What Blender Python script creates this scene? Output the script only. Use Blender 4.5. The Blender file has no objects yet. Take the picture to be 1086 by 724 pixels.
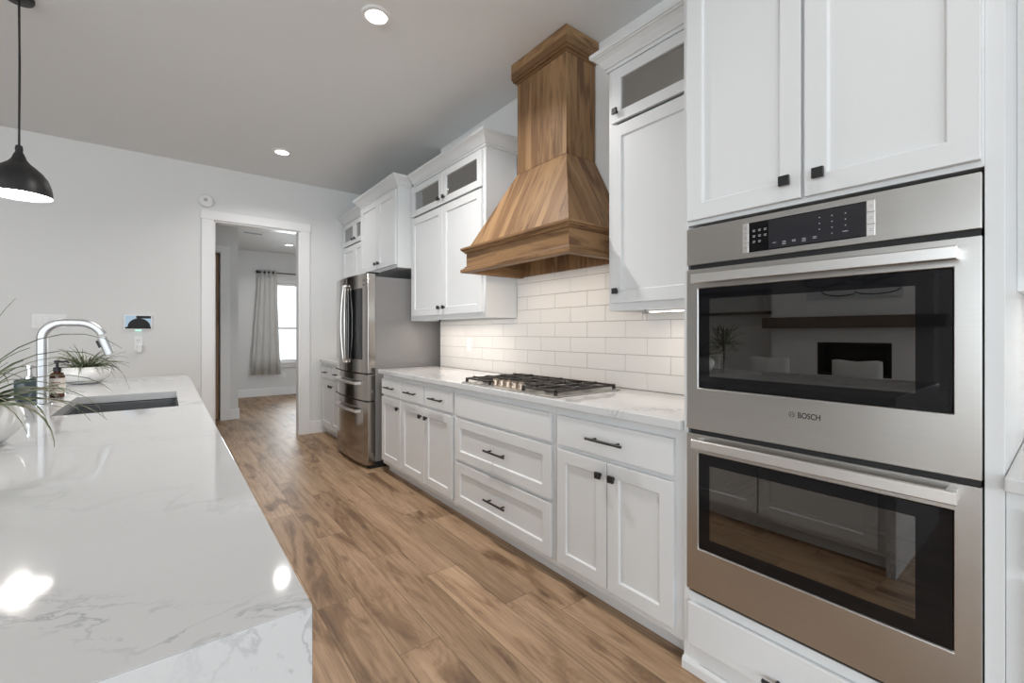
import bpy, bmesh, math, random
from mathutils import Vector, Matrix

# ------------------------------------------------------------------ camera, light, exposure
sc = bpy.context.scene
COL = sc.collection
cam_d = bpy.data.cameras.new('camera')
cam = bpy.data.objects.new('camera', cam_d)
COL.objects.link(cam)
cam_d.sensor_width = 36.0
cam_d.lens = 470.0 / 1086.0 * 36.0
cam_d.shift_y = -9.0 / 1086.0
cam_d.clip_start = 0.02
cam.location = (0, 0, 1.241)
cam.rotation_euler = (math.radians(90), 0, math.radians(-37.985))
sc.camera = cam
sc.view_settings.view_transform = 'Standard'
sc.view_settings.look = 'None'
sc.view_settings.exposure = 0.08
sc.view_settings.gamma = 1.0
sc.view_settings.use_curve_mapping = False
sc.cycles.max_bounces = 10
sc.cycles.diffuse_bounces = 6
sc.cycles.glossy_bounces = 5
sc.cycles.transparent_max_bounces = 10
sc.cycles.sample_clamp_indirect = 6.0
sc.cycles.use_denoising = True

world = bpy.data.worlds.new('world')
sc.world = world
world.use_nodes = True
wn = world.node_tree
bg = wn.nodes['Background']
bg.inputs[0].default_value = (0.85, 0.93, 1.0, 1)
bg.inputs[1].default_value = 2.2


def area(name, loc, rot, sx, sy, power, color=(1, 1, 1), spread=180):
    d = bpy.data.lights.new(name, 'AREA')
    d.shape = 'RECTANGLE'
    d.size = sx
    d.size_y = sy
    d.energy = power
    d.color = color
    d.spread = math.radians(spread)
    o = bpy.data.objects.new(name, d)
    o.location = loc
    o.rotation_euler = [math.radians(a) for a in rot]
    COL.objects.link(o)
    return o


# daylight through the window openings (rear wall, living room wall, hall window)
area('rear_window_daylight', (-2.2, -4.75, 1.45), (90, 0, 0), 6.4, 2.3, 118, (0.86, 0.94, 1.0))
area('side_window_daylight', (-6.75, -1.8, 1.5), (90, 0, -90), 4.2, 2.2, 160, (0.87, 0.945, 1.0))
area('hall_window_daylight', (2.25, 10.35, 1.55), (-90, 0, 0), 1.3, 1.7, 62, (0.95, 0.98, 1.0))

# ------------------------------------------------------------------ materials


def mat(name):
    m = bpy.data.materials.new(name)
    m.use_nodes = True
    nt = m.node_tree
    return m, nt, nt.nodes['Principled BSDF']


def N(nt, kind, **kw):
    n = nt.nodes.new(kind)
    for k, v in kw.items():
        setattr(n, k, v)
    return n


def L(nt, a, b):
    nt.links.new(a, b)


def ramp(nt, fac, stops):
    r = N(nt, 'ShaderNodeValToRGB')
    el = r.color_ramp.elements
    while len(el) < len(stops):
        el.new(0.5)
    for e, (p, c) in zip(el, stops):
        e.position = p
        e.color = (*c, 1) if len(c) == 3 else c
    L(nt, fac, r.inputs[0])
    return r.outputs[0]


def math_n(nt, op, a, b=None, c=None):
    n = N(nt, 'ShaderNodeMath', operation=op)
    for i, v in enumerate((a, b, c)):
        if v is None:
            continue
        if isinstance(v, (int, float)):
            n.inputs[i].default_value = v
        else:
            L(nt, v, n.inputs[i])
    return n.outputs[0]


def mixc(nt, fac, a, b, mode='MIX'):
    n = N(nt, 'ShaderNodeMix', data_type='RGBA', blend_type=mode)
    for sock, v in ((n.inputs[0], fac), (n.inputs[6], a), (n.inputs[7], b)):
        if isinstance(v, (int, float)):
            sock.default_value = v
        elif isinstance(v, tuple):
            sock.default_value = (*v, 1) if len(v) == 3 else v
        else:
            L(nt, v, sock)
    return n.outputs[2]


def noise(nt, vec, scale, detail=4, rough=0.55, dist=0.0):
    n = N(nt, 'ShaderNodeTexNoise')
    n.inputs['Scale'].default_value = scale
    n.inputs['Detail'].default_value = detail
    n.inputs['Roughness'].default_value = rough
    n.inputs['Distortion'].default_value = dist
    if vec is not None:
        L(nt, vec, n.inputs['Vector'])
    return n.outputs['Fac']


def mapping(nt, vec, scale=(1, 1, 1), loc=(0, 0, 0), rot=(0, 0, 0)):
    n = N(nt, 'ShaderNodeMapping')
    n.inputs['Scale'].default_value = scale
    n.inputs['Location'].default_value = loc
    n.inputs['Rotation'].default_value = rot
    L(nt, vec, n.inputs['Vector'])
    return n.outputs[0]


def bump(nt, p, h, strength=0.1, dist=0.01):
    b = N(nt, 'ShaderNodeBump')
    b.inputs['Strength'].default_value = strength
    b.inputs['Distance'].default_value = dist
    L(nt, h, b.inputs['Height'])
    L(nt, b.outputs[0], p.inputs['Normal'])


def plain(name, col, rough=0.5, metal=0.0, spec=0.5, var=0.04, vscale=6.0, bmp=0.0, bscale=80, coat=0):
    m, nt, p = mat(name)
    tc = N(nt, 'ShaderNodeTexCoord').outputs['Object']
    f = noise(nt, tc, vscale, 3)
    c = mixc(nt, f, tuple(x * (1 - var) for x in col), tuple(min(1, x * (1 + var)) for x in col))
    L(nt, c, p.inputs['Base Color'])
    p.inputs['Roughness'].default_value = rough
    p.inputs['Metallic'].default_value = metal
    p.inputs['Specular IOR Level'].default_value = spec
    p.inputs['Coat Weight'].default_value = coat
    if bmp:
        bump(nt, p, noise(nt, tc, bscale, 2), bmp, 0.002)
    return m


def emit(name, col, strength, base=(0.8, 0.8, 0.8)):
    m, nt, p = mat(name)
    p.inputs['Base Color'].default_value = (*base, 1)
    p.inputs['Emission Color'].default_value = (*col, 1)
    p.inputs['Emission Strength'].default_value = strength
    return m


def glassy(name, refl, tint, rough=0.0):
    """a flat pane: part mirror, part clear tinted view through"""
    m = bpy.data.materials.new(name)
    m.use_nodes = True
    nt = m.node_tree
    nt.nodes.remove(nt.nodes['Principled BSDF'])
    out = nt.nodes['Material Output']
    g = N(nt, 'ShaderNodeBsdfGlossy')
    g.inputs['Roughness'].default_value = rough
    t = N(nt, 'ShaderNodeBsdfTransparent')
    t.inputs[0].default_value = (*tint, 1)
    fr = N(nt, 'ShaderNodeFresnel')
    fr.inputs[0].default_value = 1.5
    fac = math_n(nt, 'ADD', math_n(nt, 'MULTIPLY', fr.outputs[0], 1.0), refl)
    fac = math_n(nt, 'MINIMUM', fac, 0.95)
    mx = N(nt, 'ShaderNodeMixShader')
    L(nt, fac, mx.inputs[0])
    L(nt, t.outputs[0], mx.inputs[1])
    L(nt, g.outputs[0], mx.inputs[2])
    L(nt, mx.outputs[0], out.inputs['Surface'])
    return m


def brushed(name, col, rough, stretch=(1, 1, 60), amt=0.12, cvar=0.12):
    m, nt, p = mat(name)
    tc = N(nt, 'ShaderNodeTexCoord').outputs['Object']
    lines = noise(nt, mapping(nt, tc, stretch), 6, 3)
    blot = noise(nt, tc, 3.5, 4, 0.6, 0.4)
    f = math_n(nt, 'ADD', math_n(nt, 'MULTIPLY', lines, 0.5), math_n(nt, 'MULTIPLY', blot, 0.5))
    c = mixc(nt, f, tuple(x * (1 - cvar) for x in col), tuple(min(1, x * (1 + cvar)) for x in col))
    L(nt, c, p.inputs['Base Color'])
    p.inputs['Metallic'].default_value = 1.0
    r = math_n(nt, 'ADD', math_n(nt, 'MULTIPLY', f, amt), rough - amt * 0.5)
    L(nt, r, p.inputs['Roughness'])
    bump(nt, p, lines, 0.02, 0.001)
    return m


def quartz(name):
    m, nt, p = mat(name)
    tc = N(nt, 'ShaderNodeTexCoord').outputs['Object']
    # warp the coordinate a little so that veins wander
    nz = N(nt, 'ShaderNodeTexNoise')
    nz.inputs['Scale'].default_value = 3.0
    nz.inputs['Detail'].default_value = 5
    L(nt, tc, nz.inputs['Vector'])
    off = N(nt, 'ShaderNodeVectorMath', operation='SCALE')
    sub = N(nt, 'ShaderNodeVectorMath', operation='SUBTRACT')
    L(nt, nz.outputs['Color'], sub.inputs[0])
    sub.inputs[1].default_value = (0.5, 0.5, 0.5)
    L(nt, sub.outputs[0], off.inputs[0])
    off.inputs['Scale'].default_value = 0.35
    add = N(nt, 'ShaderNodeVectorMath', operation='ADD')
    L(nt, tc, add.inputs[0])
    L(nt, off.outputs[0], add.inputs[1])
    v = add.outputs[0]

    def vein(vec, scale, width, detail=5):
        n = noise(nt, vec, scale, detail, 0.6)
        d = math_n(nt, 'ABSOLUTE', math_n(nt, 'SUBTRACT', n, 0.5))
        q = math_n(nt, 'SUBTRACT', 1.0, math_n(nt, 'DIVIDE', d, width))
        return math_n(nt, 'MAXIMUM', q, 0.0)

    # one heavy band of broken veins running slantwise across the slab
    sp = N(nt, 'ShaderNodeSeparateXYZ')
    L(nt, v, sp.inputs[0])
    lin = math_n(nt, 'ADD', math_n(nt, 'MULTIPLY', sp.outputs[0], 0.616), math_n(nt, 'MULTIPLY', sp.outputs[1], 0.788))
    # repeat the band every 1.55 m
    ph = math_n(nt, 'PINGPONG', math_n(nt, 'SUBTRACT', lin, 0.44), 0.78)
    band = math_n(nt, 'MAXIMUM', math_n(nt, 'SUBTRACT', 1.0, math_n(nt, 'DIVIDE', ph, 0.075)), 0.0)
    fine = vein(mapping(nt, v, (1, 2.2, 1), rot=(0, 0, 0.55)), 9.0, 0.035, 6)
    broad = vein(v, 2.3, 0.02, 5)
    patch = ramp(nt, noise(nt, tc, 1.9, 2), [(0.45, (0, 0, 0)), (0.62, (1, 1, 1))])
    f = math_n(nt, 'ADD', math_n(nt, 'MULTIPLY', math_n(nt, 'MULTIPLY', fine, band), 0.78),
               math_n(nt, 'MULTIPLY', math_n(nt, 'MULTIPLY', broad, patch), 0.22))
    f2 = math_n(nt, 'MULTIPLY', math_n(nt, 'MULTIPLY', fine, patch), 0.06)
    f = math_n(nt, 'MINIMUM', math_n(nt, 'ADD', f, f2), 0.85)
    cloud = mixc(nt, noise(nt, tc, 2.5, 4), (0.55, 0.555, 0.56), (0.61, 0.613, 0.615))
    c = mixc(nt, f, cloud, (0.30, 0.31, 0.33))
    L(nt, c, p.inputs['Base Color'])
    p.inputs['Roughness'].default_value = 0.065
    p.inputs['Specular IOR Level'].default_value = 0.55
    return m


def floor_wood():
    m, nt, p = mat('oak_plank_floor')
    uv = N(nt, 'ShaderNodeUVMap', uv_map='plank').outputs[0]     # metres inside one plank
    at = N(nt, 'ShaderNodeAttribute', attribute_name='tone')
    sepc = N(nt, 'ShaderNodeSeparateColor')
    L(nt, at.outputs['Color'], sepc.inputs[0])
    r1, r2 = sepc.outputs[0], sepc.outputs[1]
    comb = N(nt, 'ShaderNodeCombineXYZ')
    L(nt, math_n(nt, 'MULTIPLY', r1, 37.0), comb.inputs[0])
    L(nt, math_n(nt, 'MULTIPLY', r2, 91.0), comb.inputs[1])
    L(nt, math_n(nt, 'MULTIPLY', r1, 53.0), comb.inputs[2])
    add = N(nt, 'ShaderNodeVectorMath', operation='ADD')
    L(nt, uv, add.inputs[0])
    L(nt, comb.outputs[0], add.inputs[1])
    v = add.outputs[0]
    # dark heartwood areas, elongated along the plank, with drawn-out edges
    big = noise(nt, mapping(nt, v, (8.0, 1.5, 1)), 1.0, 5, 0.6, 1.1)
    ringn = noise(nt, mapping(nt, v, (8.0, 0.8, 1)), 1.0, 2, 0.5, 0.6)
    rings = math_n(nt, 'POWER', math_n(nt, 'ABSOLUTE', math_n(nt, 'SINE', math_n(nt, 'MULTIPLY', ringn, 55.0))), 6.0)
    grain = noise(nt, mapping(nt, v, (150, 3.5, 1)), 1.0, 3, 0.65)
    streak = noise(nt, mapping(nt, v, (46, 0.9, 1)), 1.0, 4, 0.62)
    base = ramp(nt, big, [(0.30, (0.125, 0.070, 0.038)), (0.40, (0.235, 0.144, 0.080)),
                          (0.48, (0.385, 0.255, 0.154)), (0.62, (0.455, 0.312, 0.196)), (0.8, (0.50, 0.352, 0.228))])
    tone = ramp(nt, r1, [(0.0, (0.72, 0.70, 0.68)), (0.5, (0.96, 0.95, 0.94)), (1.0, (1.10, 1.09, 1.08))])
    c = mixc(nt, 1.0, base, tone, 'MULTIPLY')
    c = mixc(nt, math_n(nt, 'MAXIMUM', math_n(nt, 'MULTIPLY', math_n(nt, 'SUBTRACT', streak, 0.46), 2.2), 0.0), c, (0.165, 0.092, 0.050))
    c = mixc(nt, math_n(nt, 'MULTIPLY', rings, 0.16), c, (0.15, 0.085, 0.045))
    c = mixc(nt, math_n(nt, 'MAXIMUM', math_n(nt, 'MULTIPLY', math_n(nt, 'SUBTRACT', grain, 0.48), 1.6), 0.0), c, (0.14, 0.078, 0.042))
    # knots
    vo = N(nt, 'ShaderNodeTexVoronoi')
    vo.inputs['Scale'].default_value = 1.0
    L(nt, mapping(nt, v, (7.5, 2.3, 1)), vo.inputs['Vector'])
    kn = ramp(nt, math_n(nt, 'ADD', vo.outputs['Distance'], math_n(nt, 'MULTIPLY', big, 0.22)),
              [(0.13, (0.8, 0.8, 0.8)), (0.27, (0, 0, 0))])
    c = mixc(nt, kn, c, (0.085, 0.045, 0.026))
    # dark joint around each plank: second attribute channel = half width, uv measured from the middle
    su = N(nt, 'ShaderNodeSeparateXYZ')
    L(nt, uv, su.inputs[0])
    ex = math_n(nt, 'SUBTRACT', 0.08625, math_n(nt, 'ABSOLUTE', su.outputs[0]))
    ey = math_n(nt, 'SUBTRACT', 0.61, math_n(nt, 'ABSOLUTE', su.outputs[1]))
    e = math_n(nt, 'MINIMUM', ex, ey)
    seam = ramp(nt, math_n(nt, 'MULTIPLY', e, 100.0), [(0.05, (1, 1, 1)), (0.2, (0, 0, 0))])
    c = mixc(nt, math_n(nt, 'MULTIPLY', seam, 0.75), c, (0.06, 0.035, 0.02))
    L(nt, c, p.inputs['Base Color'])
    rr = math_n(nt, 'ADD', 0.36, math_n(nt, 'MULTIPLY', grain, 0.22))
    L(nt, rr, p.inputs['Roughness'])
    p.inputs['Specular IOR Level'].default_value = 0.45
    h = math_n(nt, 'SUBTRACT', math_n(nt, 'MULTIPLY', grain, 0.3), seam)
    bump(nt, p, h, 0.25, 0.002)
    return m


def hood_wood(name, strip=0.058):
    m, nt, p = mat(name)
    uv = N(nt, 'ShaderNodeUVMap', uv_map='grain').outputs[0]
    s = N(nt, 'ShaderNodeSeparateXYZ')
    L(nt, uv, s.inputs[0])
    idx = math_n(nt, 'FLOOR', math_n(nt, 'DIVIDE', s.outputs[0], strip))
    wnz = N(nt, 'ShaderNodeTexWhiteNoise', noise_dimensions='1D')
    L(nt, idx, wnz.inputs['W'])
    cb = N(nt, 'ShaderNodeCombineXYZ')
    L(nt, math_n(nt, 'MULTIPLY', wnz.outputs[0], 41.0), cb.inputs[1])
    L(nt, idx, cb.inputs[2])
    add = N(nt, 'ShaderNodeVectorMath', operation='ADD')
    L(nt, uv, add.inputs[0])
    L(nt, cb.outputs[0], add.inputs[1])
    v = add.outputs[0]
    big = noise(nt, mapping(nt, v, (13, 2.0, 1)), 1.0, 4, 0.55, 0.9)
    fine = noise(nt, mapping(nt, v, (150, 5, 1)), 1.0, 3, 0.6)
    tone = ramp(nt, wnz.outputs[0], [(0.0, (0.155, 0.082, 0.037)), (0.45, (0.245, 0.140, 0.067)), (1.0, (0.36, 0.222, 0.112))])
    c = mixc(nt, ramp(nt, big, [(0.36, (0.95, 0.95, 0.95)), (0.52, (0, 0, 0))]), tone, (0.13, 0.068, 0.034))
    c = mixc(nt, math_n(nt, 'MULTIPLY', math_n(nt, 'SUBTRACT', fine, 0.4), 0.7), c, (0.12, 0.065, 0.034))
    fr = math_n(nt, 'FRACT', math_n(nt, 'DIVIDE', s.outputs[0], strip))
    ed = math_n(nt, 'MINIMUM', fr, math_n(nt, 'SUBTRACT', 1.0, fr))
    seam = ramp(nt, ed, [(0.0, (1, 1, 1)), (0.02, (0, 0, 0))])
    c = mixc(nt, math_n(nt, 'MULTIPLY', seam, 0.35), c, (0.08, 0.045, 0.025))
    L(nt, c, p.inputs['Base Color'])
    p.inputs['Roughness'].default_value = 0.5
    p.inputs['Specular IOR Level'].default_value = 0.2
    bump(nt, p, fine, 0.08, 0.001)
    return m


M = {}
M['wall'] = plain('warm_grey_wall_paint', (0.725, 0.727, 0.722), 0.6, var=0.01, bmp=0.06, bscale=220)
M['ceil'] = plain('ceiling_paint', (0.77, 0.785, 0.79), 0.75, var=0.01, bmp=0.05, bscale=200)
M['trim'] = plain('white_trim_paint', (0.83, 0.83, 0.83), 0.35, var=0.01)
M['cab'] = plain('white_cabinet_paint', (0.675, 0.685, 0.69), 0.33, var=0.01, vscale=3)
M['quartz'] = quartz('veined_white_quartz')
M['floor'] = floor_wood()
M['hood'] = hood_wood('natural_pecan_boards')
M['hood_h'] = hood_wood('natural_pecan_band', 0.2)
M['steel'] = brushed('brushed_stainless', (0.54, 0.53, 0.51), 0.30)
M['handle'] = brushed('satin_handle_metal', (0.80, 0.79, 0.775), 0.34, (1, 1, 1), 0.05, 0.02)
M['fridge'] = brushed('fridge_stainless', (0.42, 0.39, 0.36), 0.13, (60, 60, 1), 0.05, 0.05)
M['fridge_side'] = plain('grey_fridge_side', (0.20, 0.192, 0.188), 0.45, var=0.03, vscale=20, bmp=0.1, bscale=400)
M['chrome'] = brushed('chrome', (0.62, 0.63, 0.64), 0.12, (1, 1, 1), 0.02, 0.01)
M['nickel'] = brushed('satin_nickel', (0.46, 0.46, 0.465), 0.36, (1, 1, 1), 0.03, 0.02)
M['black'] = plain('matte_black_metal', (0.012, 0.012, 0.013), 0.42, spec=0.5, var=0.1)
M['iron'] = plain('cast_iron', (0.030, 0.026, 0.024), 0.55, var=0.2, vscale=40, bmp=0.2, bscale=300)
M['knobm'] = brushed('bronze_knob_metal', (0.55, 0.46, 0.38), 0.3, (1, 1, 1), 0.05, 0.05)
M['blackglass'] = plain('black_glass', (0.006, 0.006, 0.007), 0.03, spec=0.3, var=0.1)
M['display'] = plain('dark_display', (0.022, 0.022, 0.027), 0.05, spec=0.5, var=0.05)
M['ovenpane'] = glassy('oven_pane', 0.15, (0.45, 0.43, 0.41))
M['cabglass'] = glassy('cabinet_glass', 0.36, (0.62, 0.64, 0.60))
M['winglass'] = glassy('window_glass', 0.0, (0.97, 0.98, 0.98))
M['cavity'] = plain('oven_enamel', (0.05, 0.042, 0.038), 0.3, var=0.2, vscale=30)
M['gap'] = plain('black_gap', (0.006, 0.006, 0.006), 0.6)
M['tile'] = plain('white_gloss_tile', (0.76, 0.745, 0.725), 0.12, var=0.015, vscale=3, spec=0.5)
M['grout'] = plain('grey_grout', (0.36, 0.33, 0.31), 0.9, var=0.05)
M['sink'] = plain('grey_composite_sink', (0.085, 0.088, 0.095), 0.45, var=0.15, vscale=60)
M['white'] = plain('white_plastic', (0.80, 0.80, 0.80), 0.35, var=0.01)
M['ceramic'] = plain('glazed_white_ceramic', (0.80, 0.79, 0.775), 0.12, var=0.02, coat=0.3)
M['soil'] = plain('dark_moss', (0.06, 0.045, 0.03), 0.9, var=0.4, vscale=40)
M['amber'] = plain('amber_bottle', (0.075, 0.022, 0.010), 0.08, var=0.2, spec=0.6)
M['cream'] = plain('paper_label', (0.72, 0.66, 0.60), 0.6, var=0.08, vscale=20)
M['ink'] = plain('ink', (0.30, 0.17, 0.13), 0.6, var=0.1)
M['curtain'] = plain('grey_curtain_cloth', (0.60, 0.595, 0.58), 0.85, var=0.04, vscale=12, bmp=0.15, bscale=500)
M['door_wood'] = plain('stained_door', (0.42, 0.26, 0.14), 0.45, var=0.15, vscale=8)
M['glow'] = emit('lit_diffuser', (1.0, 0.97, 0.92), 9.0)
M['glow_warm'] = emit('warm_led', (1.0, 0.88, 0.74), 4.0)
M['pend_in'] = emit('lit_shade_lining', (1.0, 0.97, 0.93), 1.6, (0.9, 0.9, 0.9))
M['led_green'] = emit('green_status_light', (0.25, 0.95, 0.75), 1.4)
M['marks'] = plain('pale_print', (0.42, 0.43, 0.45), 0.6)
M['logo'] = plain('dark_print', (0.02, 0.02, 0.022), 0.4)
M['sky_blue'] = emit('screen_reflection_blue', (0.42, 0.58, 0.72), 0.75, (0.05, 0.05, 0.05))  # glowing blue part of the reflection painted on the tablet screen
M['sofa'] = plain('grey_sofa_cloth', (0.36, 0.35, 0.34), 0.9, var=0.08, vscale=30)
M['stone'] = plain('pale_plaster_surround', (0.78, 0.78, 0.78), 0.6, var=0.12, vscale=4)
M['mantel'] = plain('weathered_beam', (0.13, 0.10, 0.08), 0.6, var=0.3, vscale=9)
M['canvas'] = plain('pale_canvas', (0.55, 0.57, 0.60), 0.7, var=0.2, vscale=3)
M['firebox'] = plain('black_firebox', (0.015, 0.014, 0.013), 0.4, var=0.2)


def marble():
    m, nt, p = mat('black_marble')
    tc = N(nt, 'ShaderNodeTexCoord').outputs['Object']
    n = noise(nt, tc, 28, 5, 0.6, 1.2)
    c = ramp(nt, n, [(0.35, (0.008, 0.014, 0.018)), (0.55, (0.025, 0.04, 0.05)), (0.72, (0.22, 0.24, 0.24))])
    L(nt, c, p.inputs['Base Color'])
    p.inputs['Roughness'].default_value = 0.35
    p.inputs['Specular IOR Level'].default_value = 0.3
    return m


def leafm():
    m, nt, p = mat('spiky_leaf')
    tc = N(nt, 'ShaderNodeTexCoord').outputs['Object']
    n = noise(nt, tc, 22, 2)
    c = ramp(nt, n, [(0.34, (0.05, 0.075, 0.04)), (0.5, (0.11, 0.15, 0.075)), (0.64, (0.30, 0.27, 0.19))])
    L(nt, c, p.inputs['Base Color'])
    p.inputs['Roughness'].default_value = 0.5
    return m


M['marble'] = marble()
M['leaf'] = leafm()

# ------------------------------------------------------------------ mesh helpers


class G:
    """collects geometry in world coordinates"""

    def __init__(self):
        self.bm = bmesh.new()

    def face(self, pts):
        vs = [self.bm.verts.new(p) for p in pts]
        return self.bm.faces.new(vs)

    def box(self, x0, x1, y0, y1, z0, z1):
        b = self.bm
        v = [b.verts.new((x, y, z)) for x in (x0, x1) for y in (y0, y1) for z in (z0, z1)]
        for f in ((0, 1, 3, 2), (4, 6, 7, 5), (0, 4, 5, 1), (2, 3, 7, 6), (0, 2, 6, 4), (1, 5, 7, 3)):
            b.faces.new([v[i] for i in f])
        return self

    def loft(self, rings, closed=True, caps=True):
        b = self.bm
        R = [[b.verts.new(p) for p in r] for r in rings]
        n = len(R[0])
        for i in range(len(R) - 1):
            for j in range(n if closed else n - 1):
                k = (j + 1) % n
                b.faces.new((R[i][j], R[i][k], R[i + 1][k], R[i + 1][j]))
        if caps and closed:
            b.faces.new(list(reversed(R[0])))
            b.faces.new(R[-1])
        return self

    def lathe(self, prof, cx, cy, cz=0.0, seg=32, axis='z', caps=True):
        rings = []
        for r, h in prof:
            ring = []
            for i in range(seg):
                a = 2 * math.pi * i / seg
                c, s = r * math.cos(a), r * math.sin(a)
                if axis == 'z':
                    ring.append((cx + c, cy + s, cz + h))
                elif axis == 'x':
                    ring.append((cx + h, cy + c, cz + s))
                else:
                    ring.append((cx + s, cy + h, cz + c))
            rings.append(ring)
        return self.loft(rings, caps=caps)

    def tube(self, pts, r, seg=10, rect=None, up=(0, 0, 1), caps=True):
        pts = [Vector(p) for p in pts]
        rings = []
        upv = Vector(up)
        for i, p in enumerate(pts):
            d = (pts[min(i + 1, len(pts) - 1)] - pts[max(i - 1, 0)]).normalized()
            a = d.cross(upv)
            if a.length < 1e-4:
                a = d.cross(Vector((0, 1, 0)))
            a.normalize()
            c = a.cross(d).normalized()
            if rect:
                w, h = rect
                rr = min(w, h) * 0.3
                ring = []
                for sx, sy in ((1, 1), (-1, 1), (-1, -1), (1, -1)):
                    for k in range(4):
                        ang = {(1, 1): 0, (-1, 1): 90, (-1, -1): 180, (1, -1): 270}[(sx, sy)] + 30 * k
                        ang = math.radians(ang)
                        ring.append(p + a * (sx * (w / 2 - rr) + rr * math.cos(ang)) + c * (sy * (h / 2 - rr) + rr * math.sin(ang)))
                rings.append(ring)
            else:
                ri = r[i] if isinstance(r, (list, tuple)) else r
                rings.append([p + a * (ri * math.cos(2 * math.pi * k / seg)) + c * (ri * math.sin(2 * math.pi * k / seg)) for k in range(seg)])
        return self.loft(rings, caps=caps)

    def sweep(self, path, prof, closed=False):
        """profile (out, z) swept along a 2-D path with mitred corners; 'out' is to the right of travel"""
        P = [Vector(p) for p in path]
        n = len(P)
        rings = []
        for i in range(n):
            def nrm(a, b):
                d = (b - a).normalized()
                return Vector((d.y, -d.x))
            if closed:
                n1, n2 = nrm(P[i - 1], P[i]), nrm(P[i], P[(i + 1) % n])
            else:
                n1 = nrm(P[i - 1], P[i]) if i > 0 else None
                n2 = nrm(P[i], P[i + 1]) if i < n - 1 else None
                n1 = n1 or n2
                n2 = n2 or n1
            mdir = (n1 + n2)
            mdir = mdir / max(1e-6, mdir.dot(n1))
            rings.append([(P[i].x + mdir.x * o, P[i].y + mdir.y * o, z) for o, z in prof])
        if closed:
            rings.append(rings[0])
        return self.loft(rings, caps=not closed)

    def shaker(self, y0, y1, z0, z1, xf, t=0.02, w=0.06, rec=0.010, hole=False, wr=None):
        """door facing -X with a recessed centre panel (or a hole for glass)"""
        b = self.bm
        wr = wr or w

        def ring(x, a, c):
            return [b.verts.new(p) for p in ((x, y0 + a, z0 + c), (x, y1 - a, z0 + c), (x, y1 - a, z1 - c), (x, y0 + a, z1 - c))]
        o = ring(xf, 0, 0)
        i1 = ring(xf, w, wr)
        i2 = ring(xf + (t if hole else rec), w + (0 if hole else 0.004), wr + (0 if hole else 0.004))
        bk = ring(xf + t, 0, 0)
        for k in range(4):
            j = (k + 1) % 4
            b.faces.new((o[k], i1[k], i1[j], o[j]))
            b.faces.new((i1[k], i2[k], i2[j], i1[j]))
            b.faces.new((o[j], bk[j], bk[k], o[k]))
        if hole:
            for k in range(4):
                j = (k + 1) % 4
                b.faces.new((bk[k], bk[j], i2[j], i2[k]))
        else:
            b.faces.new(list(reversed(i2)))
            b.faces.new(bk)
        bmesh.ops.recalc_face_normals(b, faces=b.faces[:])
        return self


def root_loc(o):
    return o.location.copy() if o.parent is None else root_loc(o.parent)


def tag(o, label=None, cat=None, group=None, kind=None):
    for k, v in (('label', label), ('category', cat), ('group', group), ('kind', kind)):
        if v:
            o[k] = v
    return o


def finish(name, g, m, origin, parent=None, bevel=0.0, smooth=False, segs=2, uv=None, subsurf=0):
    bm = g.bm
    bmesh.ops.recalc_face_normals(bm, faces=bm.faces[:])
    if uv:
        lay = bm.loops.layers.uv.new('grain')
        for f in bm.faces:
            n = f.normal
            u = Vector((1, 0, 0)) if abs(n.y) > 0.6 else Vector((0, 1, 0))
            if abs(n.z) > 0.9:
                u = Vector((0, 1, 0))
            v = n.cross(u).normalized()
            for lp in f.loops:
                a, c = lp.vert.co.dot(u) + 3.011, lp.vert.co.dot(v)
                if uv == 'h':
                    a, c = c, a
                lp[lay].uv = (a, c)
    bmesh.ops.translate(bm, verts=bm.verts[:], vec=-origin)
    me = bpy.data.meshes.new(name)
    bm.to_mesh(me)
    bm.free()
    if smooth:
        for p in me.polygons:
            p.use_smooth = True
    me.materials.append(m)
    o = bpy.data.objects.new(name, me)
    COL.objects.link(o)
    if parent:
        o.parent = parent
    else:
        o.location = origin
    if bevel:
        md = o.modifiers.new('bevel', 'BEVEL')
        md.width = bevel
        md.segments = segs
        md.limit_method = 'ANGLE'
        md.angle_limit = math.radians(35)
        md.harden_normals = False
    if subsurf:
        md = o.modifiers.new('sub', 'SUBSURF')
        md.levels = md.render_levels = subsurf
    return o


def struct(name, g, m, **kw):
    o = finish(name, g, m, Vector((0, 0, 0)), **kw)
    o['kind'] = 'structure'
    return o


def thing(name, label, cat, loc, group=None):
    o = bpy.data.objects.new(name, None)
    o.empty_display_size = 0.1
    COL.objects.link(o)
    o.location = loc
    return tag(o, label, cat, group)


def single(name, g, m, label, cat, loc, group=None, **kw):
    o = finish(name, g, m, Vector(loc), **kw)
    return tag(o, label, cat, group)


def part(name, g, m, parent, label=None, **kw):
    o = finish(name, g, m, root_loc(parent), parent=parent, **kw)
    if label:
        o['label'] = label
    return o


def text_part(name, s, size, m, parent, loc, extrude=0.0004, bold=0.0, tall=1.0):
    cu = bpy.data.curves.new(name, 'FONT')
    cu.body = s
    cu.size = size
    cu.extrude = extrude
    cu.offset = bold
    cu.align_x = 'CENTER'
    cu.align_y = 'CENTER'
    tmp = bpy.data.objects.new(name, cu)
    COL.objects.link(tmp)
    dg = bpy.context.evaluated_depsgraph_get()
    me = bpy.data.meshes.new_from_object(tmp.evaluated_get(dg))
    bpy.data.objects.remove(tmp)
    # text lies in XY facing +Z: turn it to face -X (reading towards -Y)
    rot = Matrix(((0, 0, -1, 0), (-1, 0, 0, 0), (0, 1, 0, 0), (0, 0, 0, 1)))
    me.transform(Matrix.Diagonal((1, tall, 1, 1)))
    me.transform(rot)
    me.transform(Matrix.Translation(Vector(loc) - root_loc(parent)))
    me.materials.clear()
    me.materials.append(m)
    o = bpy.data.objects.new(name, me)
    COL.objects.link(o)
    o.parent = parent
    return o


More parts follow.
